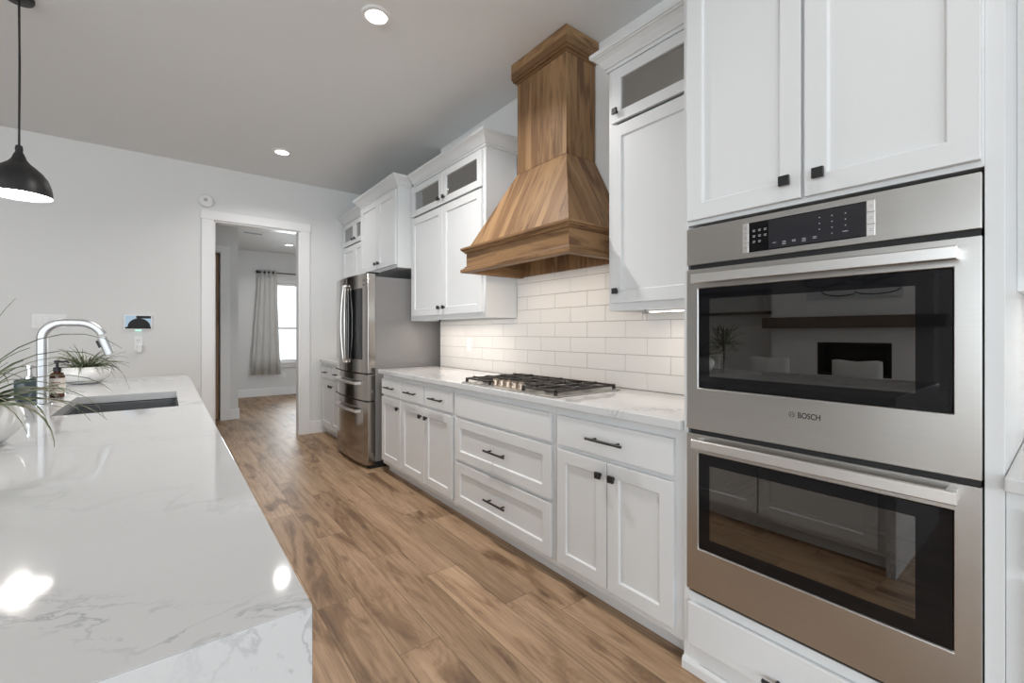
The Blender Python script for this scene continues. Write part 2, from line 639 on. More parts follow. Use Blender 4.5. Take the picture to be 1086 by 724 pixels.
# ------------------------------------------------------------------ the room
XW, YB, ZC = 2.15, 5.85, 3.065
XL, YR = -6.5, -4.6
YF = 9.88            # far wall of the room beyond the doorway
ZH = 2.84

# floor: one mesh of planks running along Y
g = G()
bm = g.bm
uvl = bm.loops.layers.uv.new('plank')
colr = bm.loops.layers.float_color.new('tone')
PW, PL = 0.1725, 1.22
rnd = random.Random(11)
known = {0: 2.10, 1: 1.61, 2: 2.385, 3: 2.055, 4: 1.62, 5: 1.43}
tones = {}
k0 = int(math.floor((XL - 0.535) / PW)) - 1
k1 = int(math.ceil((4.2 - 0.535) / PW)) + 1
for k in range(k0, k1):
    x0 = 0.535 + k * PW
    j = known.get(k, rnd.uniform(0, PL))
    y = j - PL * math.ceil((j - YR) / PL) - PL
    while y < YF + 0.2:
        r1, r2 = rnd.random(), rnd.random()
        f = g.face([(x0, y, 0), (x0 + PW, y, 0), (x0 + PW, y + PL, 0), (x0, y + PL, 0)])
        for lp, (u, v) in zip(f.loops, ((-1, -1), (1, -1), (1, 1), (-1, 1))):
            lp[uvl].uv = (u * PW / 2, v * PL / 2)
            lp[colr] = (r1, r2, 0, 1)
        y += PL
fl = struct('floor', g, M['floor'])

g = G()
g.box(XL, 2.6, YR - 0.3, YB, ZC, ZC + 0.1)
struct('ceiling', g, M['ceil'])
g = G()
g.box(-1.2, 4.2, YB + 0.12, YF + 0.2, ZH, ZH + 0.1)
struct('ceiling_hall', g, M['ceil'])

# right wall, with the fridge recess at its far end
g = G()
g.box(XW, XW + 0.12, YR - 0.2, 3.90, 0, ZC)
g.box(XW + 0.12, 2.57, 3.78, 3.90, 0, ZC)
g.box(2.45, 2.57, 3.90, YB, 0, ZC)
struct('wall_right', g, M['wall'])
# back wall with the doorway
DX0, DX1, DZ = 0.415, 1.285, 2.478
g = G()
g.box(XL, DX0, YB, YB + 0.12, 0, ZC)
g.box(DX1, 2.57, YB, YB + 0.12, 0, ZC)
g.box(DX0, DX1, YB, YB + 0.12, DZ, ZC)
struct('wall_back', g, M['wall'])
# left (living room) wall with window band
g = G()
g.box(XL - 0.12, XL, 0.4, YB + 0.12, 0, ZC)
g.box(XL - 0.12, XL, YR - 0.2, -4.0, 0, ZC)
g.box(XL - 0.12, XL, -4.0, 0.4, 0, 0.35)
g.box(XL - 0.12, XL, -4.0, 0.4, 2.62, ZC)
struct('wall_left', g, M['wall'])
# rear wall with wide glazed opening
g = G()
g.box(XL - 0.12, -5.5, YR - 0.12, YR, 0, ZC)
g.box(1.1, XW, YR - 0.12, YR, 0, ZC)
g.box(-5.5, 1.1, YR - 0.12, YR, 2.62, ZC)
g.box(-5.5, 1.1, YR - 0.12, YR, 0, 0.25)
struct('wall_rear', g, M['wall'])
for n, (a, b, ax) in enumerate(((-5.5, 1.1, 'y'), (-4.0, 0.4, 'x'))):
    g = G()
    z0, z1 = (0.25, 2.62) if ax == 'y' else (0.35, 2.62)
    cnt = 4 if ax == 'y' else 3
    for i in range(cnt + 1):
        c = a + (b - a) * i / cnt
        c0, c1 = (c, c + 0.06) if i == 0 else ((c - 0.06, c) if i == cnt else (c - 0.04, c + 0.04))
        if ax == 'y':
            g.box(c0, c1, YR - 0.10, YR - 0.02, z0, z1)
        else:
            g.box(XL - 0.10, XL - 0.02, c0, c1, z0, z1)
    for zz in ((z0, z0 + 0.06), (z1 - 0.06, z1)):
        if ax == 'y':
            g.box(a, b, YR - 0.095, YR - 0.025, *zz)
        else:
            g.box(XL - 0.095, XL - 0.025, a, b, *zz)
    struct('window_%d' % (n + 2), g, M['trim'])

# hall and room beyond the doorway
g = G()
g.box(-1.2, -0.25, 7.49, 7.61, 0, ZH)
g.box(0.625, 0.823, 7.49, 7.61, 0, ZH)
g.box(-0.25, 0.625, 7.49, 7.61, 2.40, ZH)
g.box(0.703, 0.823, 7.61, YF, 0, ZH)
g.box(-1.32, -1.2, YB + 0.12, YF, 0, ZH)
struct('wall_hall_left', g, M['wall'])
WX0, WX1, WZ0, WZ1 = 1.72, 2.72, 0.66, 2.24
g = G()
g.box(-1.2, WX0, YF, YF + 0.14, 0, ZH)
g.box(WX1, 4.2, YF, YF + 0.14, 0, ZH)
g.box(WX0, WX1, YF, YF + 0.14, 0, WZ0)
g.box(WX0, WX1, YF, YF + 0.14, WZ1, ZH)
struct('wall_hall_far', g, M['wall'])
g = G()
g.box(3.9, 4.02, YB + 0.12, YF, 0, ZH)
struct('wall_hall_right', g, M['wall'])
# hall window: frame, sash rails, sill and panes
g = G()
g.box(WX0, WX0 + 0.05, YF + 0.03, YF + 0.10, WZ0, WZ1)
g.box(WX1 - 0.05, WX1, YF + 0.03, YF + 0.10, WZ0, WZ1)
g.box(WX0, WX1, YF + 0.03, YF + 0.10, WZ1 - 0.05, WZ1)
g.box(WX0, WX1, YF + 0.03, YF + 0.10, WZ0, WZ0 + 0.05)
g.box(WX0, WX1, YF + 0.035, YF + 0.095, 1.315, 1.36)
w1 = struct('window_1', g, M['trim'], bevel=0.004)
g = G()
g.box(WX0 + 0.045, WX1 - 0.045, YF + 0.06, YF + 0.064, WZ0 + 0.045, WZ1 - 0.045)
part('window_pane', g, M['winglass'], w1)
g = G()
g.box(WX0 - 0.06, WX1 + 0.06, YF - 0.05, YF - 0.001, WZ0 - 0.03, WZ0 + 0.002)
g.box(WX0 - 0.05, WX1 + 0.05, YF - 0.02, YF - 0.001, WZ0 - 0.11, WZ0 - 0.03)
part('window_sill', g, M['trim'], w1, bevel=0.003)
g = G()
g.box(0.823, 4.0 - 0.1, YF - 0.016, YF - 0.001, 0, 0.15)
g.box(0.824, 0.838, 7.49, YF - 0.016, 0, 0.15)
g.box(0.713, 0.838, 7.474, 7.489, 0, 0.15)
struct('baseboard_hall', g, M['trim'], bevel=0.004)
# hall door: casing is trim, the slab stands open behind it
g = G()
for yy in (7.472,):
    g.box(0.605, 0.712, yy, 7.489, 0, 2.41)
    g.box(-0.345, -0.238, yy, 7.489, 0, 2.41)
    g.box(-0.355, 0.722, yy - 0.004, 7.489, 2.39, 2.475)
g.box(0.605, 0.624, 7.489, 7.611, 0, 2.39)
g.box(-0.249, -0.230, 7.489, 7.611, 0, 2.39)
g.box(-0.249, 0.624, 7.489, 7.611, 2.375, 2.395)
struct('trim_2', g, M['trim'], bevel=0.003)
g = G()
g.box(0.545, 0.592, 7.555, 8.36, 0.012, 2.365)
d1 = struct('door_1', g, M['door_wood'], bevel=0.003)
for zz in (0.25, 1.02, 1.78, 2.18):
    g = G()
    g.box(0.592, 0.603, 7.545, 7.60, zz - 0.05, zz + 0.05)
    g.lathe([(0.008, -0.052), (0.008, 0.052)], 0.597, 7.543, zz, 12)
    part('door_hinge', g, M['chrome'], d1)

# kitchen doorway casing
g = G()
CW = 0.112
for yf, yb in ((YB - 0.022, YB - 0.001), (YB + 0.121, YB + 0.14)):
    g.box(DX0 - CW, DX0 - 0.002, yf, yb, 0, DZ)
    g.box(DX1 + 0.002, DX1 + CW, yf, yb, 0, DZ)
    g.box(DX0 - CW - 0.012, DX1 + CW + 0.012, yf - 0.004, yb, DZ, DZ + 0.095)
g.box(DX0 - 0.004, DX0 + 0.014, YB - 0.005, YB + 0.125, 0, DZ)
g.box(DX1 - 0.014, DX1 + 0.004, YB - 0.005, YB + 0.125, 0, DZ)
g.box(DX0, DX1, YB - 0.005, YB + 0.125, DZ - 0.018, DZ)
struct('trim_1', g, M['trim'], bevel=0.003)
g = G()
g.box(DX1 + CW + 0.001, 1.60, YB - 0.018, YB - 0.001, 0, 0.15)
g.box(XL, DX0 - CW - 0.001, YB - 0.018, YB - 0.001, 0, 0.15)
struct('baseboard_back', g, M['trim'], bevel=0.004)

# backsplash: individual bevelled subway tiles standing on a grout bed
g = G()
TX = XW - 0.009


def tiles(g, ya, yb, zfun, zmax, phase):
    """rows of 30 x 10 cm tiles in running bond; zfun(y) = height at which the tiling stops"""
    cuts = [1.533, 2.678]
    for row in range(int(math.ceil((zmax - 0.914) / 0.1))):
        z = 0.914 + 0.1 * row
        y = phase + (0.15 if row % 2 else 0.0)
        y -= 0.3 * math.ceil((y - ya) / 0.3)
        while y < yb:
            a, b = max(y, ya), min(y + 0.3, yb)
            y += 0.3
            segs = [(a, b)]
            if zfun((a + b) / 2) < z + 0.1 or zfun(a + 0.001) != zfun(b - 0.001):
                p = [a] + [c for c in cuts if a < c < b and z > 1.30] + [b]
                segs = list(zip(p, p[1:]))
            for c, d in segs:
                zt = min(z + 0.1, zfun((c + d) / 2))
                if z < 1.30:
                    zt = z + 0.1
                if d - c > 0.006 and zt - z > 0.008:
                    g.box(TX, XW - 0.002, c + 0.0013, d - 0.0013, max(z, 0.915) + 0.0013, zt - 0.0013)


tiles(g, 0.913, 3.897, lambda y: 1.90 if 1.533 < y < 2.678 else 1.353, 1.90, 1.204)
tiles(g, -0.9, 0.1055, lambda y: 1.353, 1.36, 1.204)
bs = struct('wall_backsplash', g, M['tile'], bevel=0.0012)
g = G()
g.box(XW - 0.006, XW - 0.0005, 0.913, 3.897, 0.914, 1.354)
g.box(XW - 0.006, XW - 0.0005, 1.534, 2.677, 1.354, 1.90)
g.box(XW - 0.006, XW - 0.0005, -0.9, 0.103, 0.914, 1.354)
part('grout', g, M['grout'], bs)

# ------------------------------------------------------------------ hardware


def knob(door, y, z, xf, s=0.029):
    g = G()
    g.lathe([(0.008, 0.0), (0.006, -0.008), (0.006, -0.016)], xf, y, z, 12, 'x')
    g.box(xf - 0.027, xf - 0.015, y - s / 2, y + s / 2, z - s / 2, z + s / 2)
    return part('knob', g, M['black'], door, bevel=0.0015)


def pull(door, y, z, xf, ln=0.2, name='drawer_pull'):
    g = G()
    g.tube([(xf - 0.032, y - ln / 2, z), (xf - 0.032, y + ln / 2, z)], 0.0062, 12)
    for s in (-1, 1):
        g.tube([(xf, y + s * ln * 0.32, z), (xf - 0.032, y + s * ln * 0.32, z)], 0.0055, 10)
    return part(name, g, M['black'], door, bevel=0.001)


BX = 1.54           # base cabinet frame plane; doors stand 20 mm proud of it
BZ0, BZ1 = 0.078, 0.878


def base_body(root, y0, y1, xb=XW - 0.012):
    g = G()
    g.box(BX, xb, y0, y1, BZ0, BZ1)
    part('carcass', g, M['cab'], root, bevel=0.0015)
    g = G()
    g.box(1.597, xb, y0, y1, 0.0, BZ0 - 0.001)
    part('toe_kick', g, M['cab'], root)


def drawer_slab(root, y0, y1, z0, z1, pully=None, ln=0.2, shk=False):
    g = G()
    if shk:
        g.shaker(y0, y1, z0, z1, BX - 0.02, 0.0195, w=0.06)
    else:
        g.box(BX - 0.02, BX - 0.0005, y0, y1, z0, z1)
    d = part('drawer_front', g, M['cab'], root, bevel=0.0022)
    if pully is not None:
        pull(d, pully, (z0 + z1) / 2, BX - 0.02, ln)
    return d


def base_door(root, y0, y1, z0, z1, ky, kz=0.613, w=0.06):
    g = G()
    g.shaker(y0, y1, z0, z1, BX - 0.02, 0.0195, w=w)
    d = part('door', g, M['cab'], root, bevel=0.0018)
    knob(d, ky, kz, BX - 0.02)
    return d


GB = 'white base cabinets along the right wall'
r = thing('base_cabinet', 'white base cabinet with two panelled doors under one wide drawer, beside the ovens', 'cabinet', (1.85, 1.27, 0), GB)
base_body(r, 0.913, 1.609)
drawer_slab(r, 0.952, 1.588, 0.695, 0.838, 1.272, 0.20)
base_door(r, 0.952, 1.270, 0.115, 0.672, 1.236)
base_door(r, 1.277, 1.588, 0.115, 0.672, 1.309)
r = thing('base_cabinet', 'white base cabinet of wide drawers below the gas cooktop', 'cabinet', (1.85, 2.1, 0), GB)
base_body(r, 1.611, 2.587)
drawer_slab(r, 1.636, 2.566, 0.695, 0.838)
drawer_slab(r, 1.636, 2.566, 0.405, 0.676, 2.085, 0.205, True)
drawer_slab(r, 1.636, 2.566, 0.112, 0.385, 2.085, 0.205, True)
r = thing('base_cabinet', 'white base cabinet with two doors and two small drawers, left of the cooktop drawers', 'cabinet', (1.85, 3.0, 0), GB)
base_body(r, 2.589, 3.432)
drawer_slab(r, 2.607, 3.008, 0.700, 0.838, 2.802, 0.19)
drawer_slab(r, 3.030, 3.424, 0.700, 0.838, 3.222, 0.19)
base_door(r, 2.607, 3.010, 0.115, 0.680, 2.968)
base_door(r, 3.017, 3.424, 0.115, 0.680, 3.060)
r = thing('base_cabinet', 'narrow white base cabinet with a single door, standing next to the fridge', 'cabinet', (1.85, 3.64, 0), GB)
base_body(r, 3.434, 3.848)
drawer_slab(r, 3.447, 3.842, 0.700, 0.838, 3.635, 0.19)
base_door(r, 3.447, 3.842, 0.115, 0.680, 3.478)
r = thing('base_cabinet', 'white base cabinet in the far corner, between the fridge and the doorway', 'cabinet', (1.85, 5.38, 0), GB)
base_body(r, 4.93, 5.826, 2.44)
drawer_slab(r, 4.95, 5.365, 0.700, 0.838, 5.16, 0.13)
drawer_slab(r, 5.385, 5.79, 0.700, 0.838, 5.59, 0.13)
base_door(r, 4.95, 5.372, 0.115, 0.680, 5.335)
base_door(r, 5.380, 5.79, 0.115, 0.680, 5.418)
r = thing('base_cabinet', 'white base cabinet at the right edge, past the wall ovens', 'cabinet', (1.85, -0.4, 0), GB)
base_body(r, -0.9, 0.1055)
drawer_slab(r, -0.87, -0.41, 0.700, 0.838, -0.64, 0.19)
drawer_slab(r, -0.40, 0.07, 0.700, 0.838, -0.17, 0.19)
base_door(r, -0.87, -0.41, 0.115, 0.680, -0.445)
base_door(r, -0.40, 0.07, 0.115, 0.680, -0.365)

# worktops on the base cabinets
CZ0, CZ1 = 0.879, 0.914
g = G().box(1.503, XW - 0.010, 0.913, 3.888, CZ0, CZ1)
single('worktop', g, M['quartz'], 'long white quartz worktop under the gas cooktop', 'worktop', (1.82, 2.4, CZ0), bevel=0.003)
g = G().box(1.503, 2.44, 4.925, 5.826, CZ0, CZ1)
single('worktop', g, M['quartz'], 'short white quartz worktop in the far corner behind the fridge', 'worktop', (1.9, 5.38, CZ0), bevel=0.003)
g = G().box(1.497, XW - 0.010, -0.9, 0.1055, CZ0, CZ1)
single('worktop', g, M['quartz'], 'sliver of quartz worktop at the right edge of the photo, past the ovens', 'worktop', (1.82, -0.4, CZ0), bevel=0.005)

# ------------------------------------------------------------------ upper cabinets
UZ0, UZ1 = 1.356, 2.628
CROWN = [(0.0, 2.615), (0.010, 2.615), (0.010, 2.632), (0.018, 2.634), (0.021, 2.642), (0.030, 2.652), (0.042, 2.668),
         (0.058, 2.682), (0.066, 2.685), (0.068, 2.690), (0.075, 2.692), (0.075, 2.712), (0.0, 2.712)]


def upper(root, y0, y1, xf, doors, z0=UZ0, glass=(2.327, 2.600), xb=XW - 0.012, crown=None, knob_low=True, bottom_rail=0.04):
    """xf = frame plane; doors = [(ya, yb, knob_y)]"""
    if glass:
        zd = glass[0] - 0.012
        g = G()
        g.box(xf, xb, y0, y1, z0 + 0.016, zd)
        g.box(xf, xf + 0.02, y0, y1, z0, z0 + 0.016)
        g.box(xf + 0.02, xb, y0, y0 + 0.018, z0, z0 + 0.016)
        g.box(xf + 0.02, xb, y1 - 0.018, y1, z0, z0 + 0.016)
        g.box(xb - 0.012, xb, y0, y1, zd, UZ1)                       # back
        g.box(xf, xb - 0.012, y0, y0 + 0.018, zd, UZ1)               # sides
        g.box(xf, xb - 0.012, y1 - 0.018, y1, zd, UZ1)
        g.box(xf, xb - 0.012, y0 + 0.018, y1 - 0.018, UZ1 - 0.03, UZ1)
        g.box(xf, xf + 0.02, y0 + 0.018, min(d[0] for d in doors) + 0.02, zd, UZ1 - 0.03)
        g.box(xf, xf + 0.02, max(d[1] for d in doors) - 0.02, y1 - 0.018, zd, UZ1 - 0.03)
        part('carcass', g, M['cab'], root)
        top = glass[0] - 0.017
    else:
        g = G()
        g.box(xf, xb, y0, y1, z0, UZ1)
        part('carcass', g, M['cab'], root, bevel=0.0015)
        top = 2.600
    for ya, yb, ky in doors:
        g = G()
        g.shaker(ya, yb, z0 + bottom_rail, top, xf - 0.02, 0.0195, w=0.062)
        d = part('door', g, M['cab'], root, bevel=0.0018)
        knob(d, ky, z0 + 0.10 if glass else z0 + 0.085, xf - 0.02)
        if glass:
            g = G()
            g.shaker(ya, yb, glass[0], glass[1], xf - 0.02, 0.0195, w=0.06, hole=True, wr=0.054)
            d = part('glass_door', g, M['cab'], root, bevel=0.0018)
            g = G().box(xf - 0.010, xf - 0.006, ya + 0.055, yb - 0.055, glass[0] + 0.05, glass[1] - 0.05)
            part('glass_pane', g, M['cabglass'], d)
            knob(d, ky, glass[0] + 0.05, xf - 0.02)
    g = G()
    g.sweep(crown, CROWN)
    part('crown_moulding', g, M['cab'], root)


GU = 'white upper cabinets along the right wall'
r = thing('upper_cabinet', 'white double-door upper cabinet with small glass doors on top, between fridge and hood', 'cabinet', (2.0, 3.3, UZ0), GU)
upper(r, 2.679, 3.935, 1.85, [(2.712, 3.297, 3.258), (3.303, 3.885, 3.345)],
      crown=[(XW - 0.012, 2.679), (1.85, 2.679), (1.85, 3.855)][::-1])
r = thing('upper_cabinet', 'white single-door upper cabinet with one glass door, right of the hood', 'cabinet', (2.0, 1.22, UZ0), GU)
upper(r, 0.913, 1.532, 1.85, [(0.935, 1.502, 1.466)], crown=[(1.85, 0.915), (1.85, 1.532), (XW - 0.012, 1.532)][::-1])
r = thing('upper_cabinet', 'deep white two-door cabinet mounted directly above the fridge', 'cabinet', (2.0, 4.43, 1.86), GU)
upper(r, 3.94, 4.915, 1.716, [(3.962, 4.393, 4.358), (4.400, 4.892, 4.436)], z0=1.86, glass=None, xb=2.44,
      crown=[(1.849, 3.94), (1.716, 3.94), (1.716, 4.915), (1.79, 4.915)][::-1], bottom_rail=0.03)
r = thing('upper_cabinet', 'white upper cabinet with small glass doors in the far corner, past the fridge', 'cabinet', (2.0, 5.38, UZ0), GU)
upper(r, 4.93, 5.835, 1.81, [(4.955, 5.375, 5.335), (5.383, 5.81, 5.425)], xb=2.44, crown=[(1.81, 4.995), (1.81, 5.835)][::-1])
r = thing('upper_cabinet', 'white upper cabinet at the right edge, just past the tall oven cabinet', 'cabinet', (2.0, -0.4, UZ0), GU)
upper(r, -0.9, 0.1055, 1.85, [(-0.88, -0.405, -0.445), (-0.395, 0.078, -0.355)], crown=[(1.85, -0.9), (1.85, 0.103)][::-1])

# slim LED bars under the upper cabinets
GL = 'LED bars under the upper cabinets'


def led_bar(y0, y1, label, power, x=1.93, zb=UZ0 + 0.0155):
    r = thing('led_bar', label, 'light', (x, (y0 + y1) / 2, zb - 0.013), GL)
    g = G().box(x - 0.022, x + 0.022, y0, y1, zb - 0.008, max(zb, UZ0 + 0.0155))
    part('housing', g, M['white'], r)
    g = G().box(x - 0.018, x + 0.018, y0 + 0.01, y1 - 0.01, zb - 0.012, zb - 0.0082)
    part('diffuser', g, M['glow_warm'], r)
    area('led_light', (x, (y0 + y1) / 2, zb - 0.015), (0, 0, 0), 0.03, y1 - y0 - 0.02, power, (1.0, 0.86, 0.74), 165)


led_bar(0.95, 1.36, 'thin glowing LED bar under the upper cabinet beside the ovens', 0.6, x=1.96, zb=UZ0 + 0.0025)
led_bar(2.78, 3.86, 'thin LED bar under the double-door upper cabinet beside the fridge', 2.4, x=1.896)
led_bar(5.0, 5.75, 'thin LED bar under the far corner upper cabinet', 0.9)
led_bar(-0.8, 0.06, 'thin LED bar under the right-edge upper cabinet', 0.5)

# ------------------------------------------------------------------ tall oven cabinet and double oven
OX = 1.528
r = thing('oven_cabinet', 'tall white cabinet housing the stainless double wall oven', 'cabinet', (1.84, 0.51, 0))
g = G()
g.box(OX, XW - 0.003, 0.893, 0.911, 0.0, 2.628)
g.box(OX + 0.021, XW - 0.003, 0.106, 0.124, 0.0, 2.628)
g.box(OX, OX + 0.02, 0.106, 0.1385, 0.0, 2.628)
g.box(OX, XW - 0.003, 0.1385, 0.893, 0.0, 0.290)
g.box(OX, XW - 0.003, 0.1385, 0.893, 1.636, 2.628)
g.box(XW - 0.02, XW - 0.003, 0.124, 0.893, 0.290, 1.636)
part('carcass', g, M['cab'], r, bevel=0.0012)
for ya, yb, ky in ((0.143, 0.508, 0.467), (0.518, 0.889, 0.556)):
    g = G().shaker(ya, yb, 1.650, 2.600, 1.508, 0.0195, w=0.058)
    d = part('door', g, M['cab'], r, bevel=0.0018)
    knob(d, ky, 1.706, 1.508, 0.030)
g = G().box(1.508, OX - 0.0005, 0.143, 0.884, 0.107, 0.259)
d = part('drawer_front', g, M['cab'], r, bevel=0.0022)
pull(d, 0.515, 0.150, 1.508, 0.20)
g = G().sweep([(OX, 0.106), (OX, 0.911)][::-1], [(0, 0), (0.016, 0), (0.016, 0.030), (0.010, 0.040), (0, 0.042)])
part('shoe_moulding', g, M['cab'], r)
g = G().sweep([(OX, 0.106), (OX, 0.911)][::-1], CROWN)
part('crown_moulding', g, M['cab'], r)

ov = thing('double_wall_oven', 'stainless steel double wall oven with two glass doors, built into the tall cabinet', 'oven', (1.8, 0.515, 0.308))
Y0, Y1 = 0.141, 0.888
FX = 1.508
# body shell with two open cavities
g = G()
B0, B1 = 0.153, 0.876
xb = 2.05
for za, zb in ((0.312, 0.40), (0.83, 0.95), (1.41, 1.615)):
    g.box(1.5295, xb, B0, B1, za, zb)
for za, zb in ((0.40, 0.83), (0.95, 1.41)):
    g.box(1.5295, xb, B0, B0 + 0.06, za, zb)
    g.box(1.5295, xb, B1 - 0.06, B1, za, zb)
    g.box(xb - 0.03, xb, B0 + 0.06, B1 - 0.06, za, zb)
part('body', g, M['cavity'], ov)
# black reveal strips between panel and doors
for za, zb in ((1.471, 1.487), (0.877, 0.893), (0.300, 0.309)):
    g = G().box(1.517, 1.529, Y0 + 0.002, Y1 - 0.010, za, zb)
    part('vent_slot', g, M['gap'], ov)
# control panel
g = G().box(FX, 1.529, Y0, Y1, 1.487, 1.620)
cp = part('control_panel', g, M['steel'], ov, bevel=0.002)
g = G().box(FX - 0.0015, FX - 0.0001, 0.358, 0.6665, 1.5045, 1.601)
part('display', g, M['blackglass'], cp)
g = G().box(FX - 0.0022, FX - 0.0015, 0.358, 0.607, 1.508, 1.598)
part('touch_screen', g, M['display'], cp)
g = G()
rr = random.Random(4)
for i, yy in enumerate((0.468, 0.437, 0.405)):
    for k in range(3):
        g.box(FX - 0.0028, FX - 0.0022, yy - 0.0015, yy + 0.0015, 1.577 - k * 0.017, 1.5795 - k * 0.017)
g.box(FX - 0.0028, FX - 0.0022, 0.4355, 0.4385, 1.526, 1.5285)
g.box(FX - 0.0028, FX - 0.0022, 0.399, 0.412, 1.5265, 1.5285)
for yy, rows in ((0.590, 1), (0.562, 3), (0.535, 2), (0.508, 3), (0.480, 2)):
    for k in range(rows):
        g.box(FX - 0.0028, FX - 0.0022, yy - 0.005, yy + 0.005, 1.524 - k * 0.004, 1.5255 - k * 0.004)
for yy, n in ((0.651, 3), (0.634, 3), (0.617, 2)):
    for k in range(n):
        for q in range(2):
            g.box(FX - 0.0022, FX - 0.0015, yy - 0.004 + q * 0.001, yy + 0.004, 1.574 - k * 0.018 - q * 0.004, 1.5757 - k * 0.018 - q * 0.004)
part('panel_print', g, M['marks'], cp)
for ya in (0.6685, 0.339):
    w = 0.019 if ya > 0.5 else 0.018
    for k in range(3):
        za = 1.5045 + k * 0.0325
        g = G().box(FX - 0.0022, FX - 0.0001, ya, ya + w, za, za + 0.0315)
        bt = part('panel_button', g, M['handle'], cp, bevel=0.001)
        g = G()
        for q in range(2):
            g.box(FX - 0.0026, FX - 0.0022, ya + 0.005, ya + w - 0.005, za + 0.013 + q * 0.005, za + 0.0145 + q * 0.005)
        part('button_print', g, M['marks'], bt)


def oven_door(z0, z1, wz0, wz1, hz, lab):
    WY0, WY1 = 0.187, 0.846
    g = G()
    b = g.bm

    def ring(x, ya, yb, za, zb):
        return [b.verts.new(p) for p in ((x, ya, za), (x, yb, za), (x, yb, zb), (x, ya, zb))]
    o = ring(FX, Y0, Y1, z0, z1)
    i1 = ring(FX, WY0, WY1, wz0, wz1)
    i2 = ring(FX + 0.006, WY0 + 0.003, WY1 - 0.003, wz0 + 0.003, wz1 - 0.003)
    i3 = ring(1.529, WY0 + 0.003, WY1 - 0.003, wz0 + 0.003, wz1 - 0.003)
    bk = ring(1.529, Y0, Y1, z0, z1)
    for k in range(4):
        j = (k + 1) % 4
        for A, Bq in ((o, i1), (i1, i2), (i2, i3), (i3, bk), (bk, o)):
            b.faces.new((A[k], A[j], Bq[j], Bq[k]))
    d = part('oven_door', g, M['steel'], ov, bevel=0.0015)
    # smoked border of the window and the clear centre
    vy0, vy1 = WY0 + 0.072, WY1 - 0.042
    vz0, vz1 = wz0 + 0.045, wz1 - 0.040
    g = G()
    x0, x1 = FX + 0.004, FX + 0.008
    a0, a1, c0, c1 = WY0 + 0.0035, WY1 - 0.0035, wz0 + 0.0035, wz1 - 0.0035
    g.box(x0, x1, a0, vy0, c0, c1)
    g.box(x0, x1, vy1, a1, c0, c1)
    g.box(x0, x1, vy0, vy1, c0, vz0)
    g.box(x0, x1, vy0, vy1, vz1, c1)
    part('window_border', g, M['blackglass'], d)
    g = G().box(x0, x1, vy0, vy1, vz0, vz1)
    part('window_glass', g, M['ovenpane'], d)
    # flat-fronted bar handle on two returns
    g = G()
    hy0, hy1 = 0.177, 0.843
    rings = []
    for y in (hy0, hy1):
        rings.append([(FX - 0.052, y, hz - 0.014), (FX - 0.046, y, hz - 0.017), (FX - 0.036, y, hz - 0.015), (FX - 0.032, y, hz),
                      (FX - 0.036, y, hz + 0.015), (FX - 0.046, y, hz + 0.017), (FX - 0.052, y, hz + 0.014)])
    g.loft(rings)
    for y in (hy0 + 0.002, hy1 - 0.022):
        g.box(FX - 0.036, FX, y, y + 0.02, hz - 0.012, hz + 0.014)
    part('handle', g, M['handle'], d, label='pale satin bar handle', bevel=0.001)
    return d


d1 = oven_door(0.893, 1.470, 1.042, 1.402, 1.431, 0)
d2 = oven_door(0.309, 0.877, 0.464, 0.811, 0.851, 0)
# maker's mark on the upper door
text_part('logo_lettering', 'BOSCH', 0.0185, M['logo'], d1, (FX - 0.0003, 0.4955, 0.9915), bold=0.0003, tall=1.3)
g = G()
cy, cz = 0.5415, 0.9925
for (ra, rb) in ((0.0085, 0.0072),):
    rings = [[(FX - 0.0006, cy + rad * math.cos(t), cz + rad * math.sin(t)) for t in [2 * math.pi * i / 28 for i in range(28)]] for rad in (ra, rb)]
    g.loft(rings, caps=False)
for s in (-1, 1):
    g.box(FX - 0.0007, FX - 0.0002, cy - 0.0036 * 1.0 - 0.0006, cy - 0.0036 + 0.0006, cz - 0.0055, cz + 0.0055) if s < 0 else \
        g.box(FX - 0.0007, FX - 0.0002, cy + 0.0030, cy + 0.0042, cz - 0.0055, cz + 0.0055)
g.box(FX - 0.0007, FX - 0.0002, cy - 0.0036, cy + 0.0036, cz - 0.0006, cz + 0.0006)
part('logo_emblem', g, M['logo'], d1)
for zz in (0.54, 0.68, 1.07, 1.26):
    g = G()
    for k in range(3):
        x = 1.58 + k * 0.2
        g.tube([(x, B0 + 0.062, zz), (x, B1 - 0.062, zz)], 0.003, 6)
    for k in range(17):
        y = B0 + 0.075 + k * 0.0358
        g.tube([(1.56, y, zz + 0.004), (1.99, y, zz + 0.004)], 0.0018, 6)
    part('oven_rack', g, M['chrome'], ov)

# ------------------------------------------------------------------ range hood
HC = 2.12
hd = thing('range_hood', 'tapered natural wood range hood with boxed chimney above the cooktop', 'range hood', (1.9, HC, 1.655))
XWb = XW - 0.011


def hood_ring(xf, half, z):
    return [(xf, HC - half, z), (xf, HC + half, z), (XWb, HC + half, z), (XWb, HC - half, z)]


g = G().loft([hood_ring(1.885, 0.2335, 2.318), hood_ring(1.885, 0.2335, 3.0)])
part('chimney', g, M['hood'], hd, bevel=0.0015, uv='v')
g = G()
g.sweep([(XWb, HC + 0.2337), (1.8848, HC + 0.2337), (1.8848, HC - 0.2337), (XWb, HC - 0.2337)],
        [(0, 2.925), (0.006, 2.925), (0.006, 2.940), (0.022, 2.940), (0.022, 2.956), (0.030, 2.956), (0.030, 3.062), (0, 3.062)])
part('top_band', g, M['hood_h'], hd, bevel=0.001, uv='h')
g = G().loft([hood_ring(1.650, 0.487, 1.8225), hood_ring(1.885, 0.2335, 2.317)])
part('tapered_canopy', g, M['hood'], hd, bevel=0.0015, uv='v')
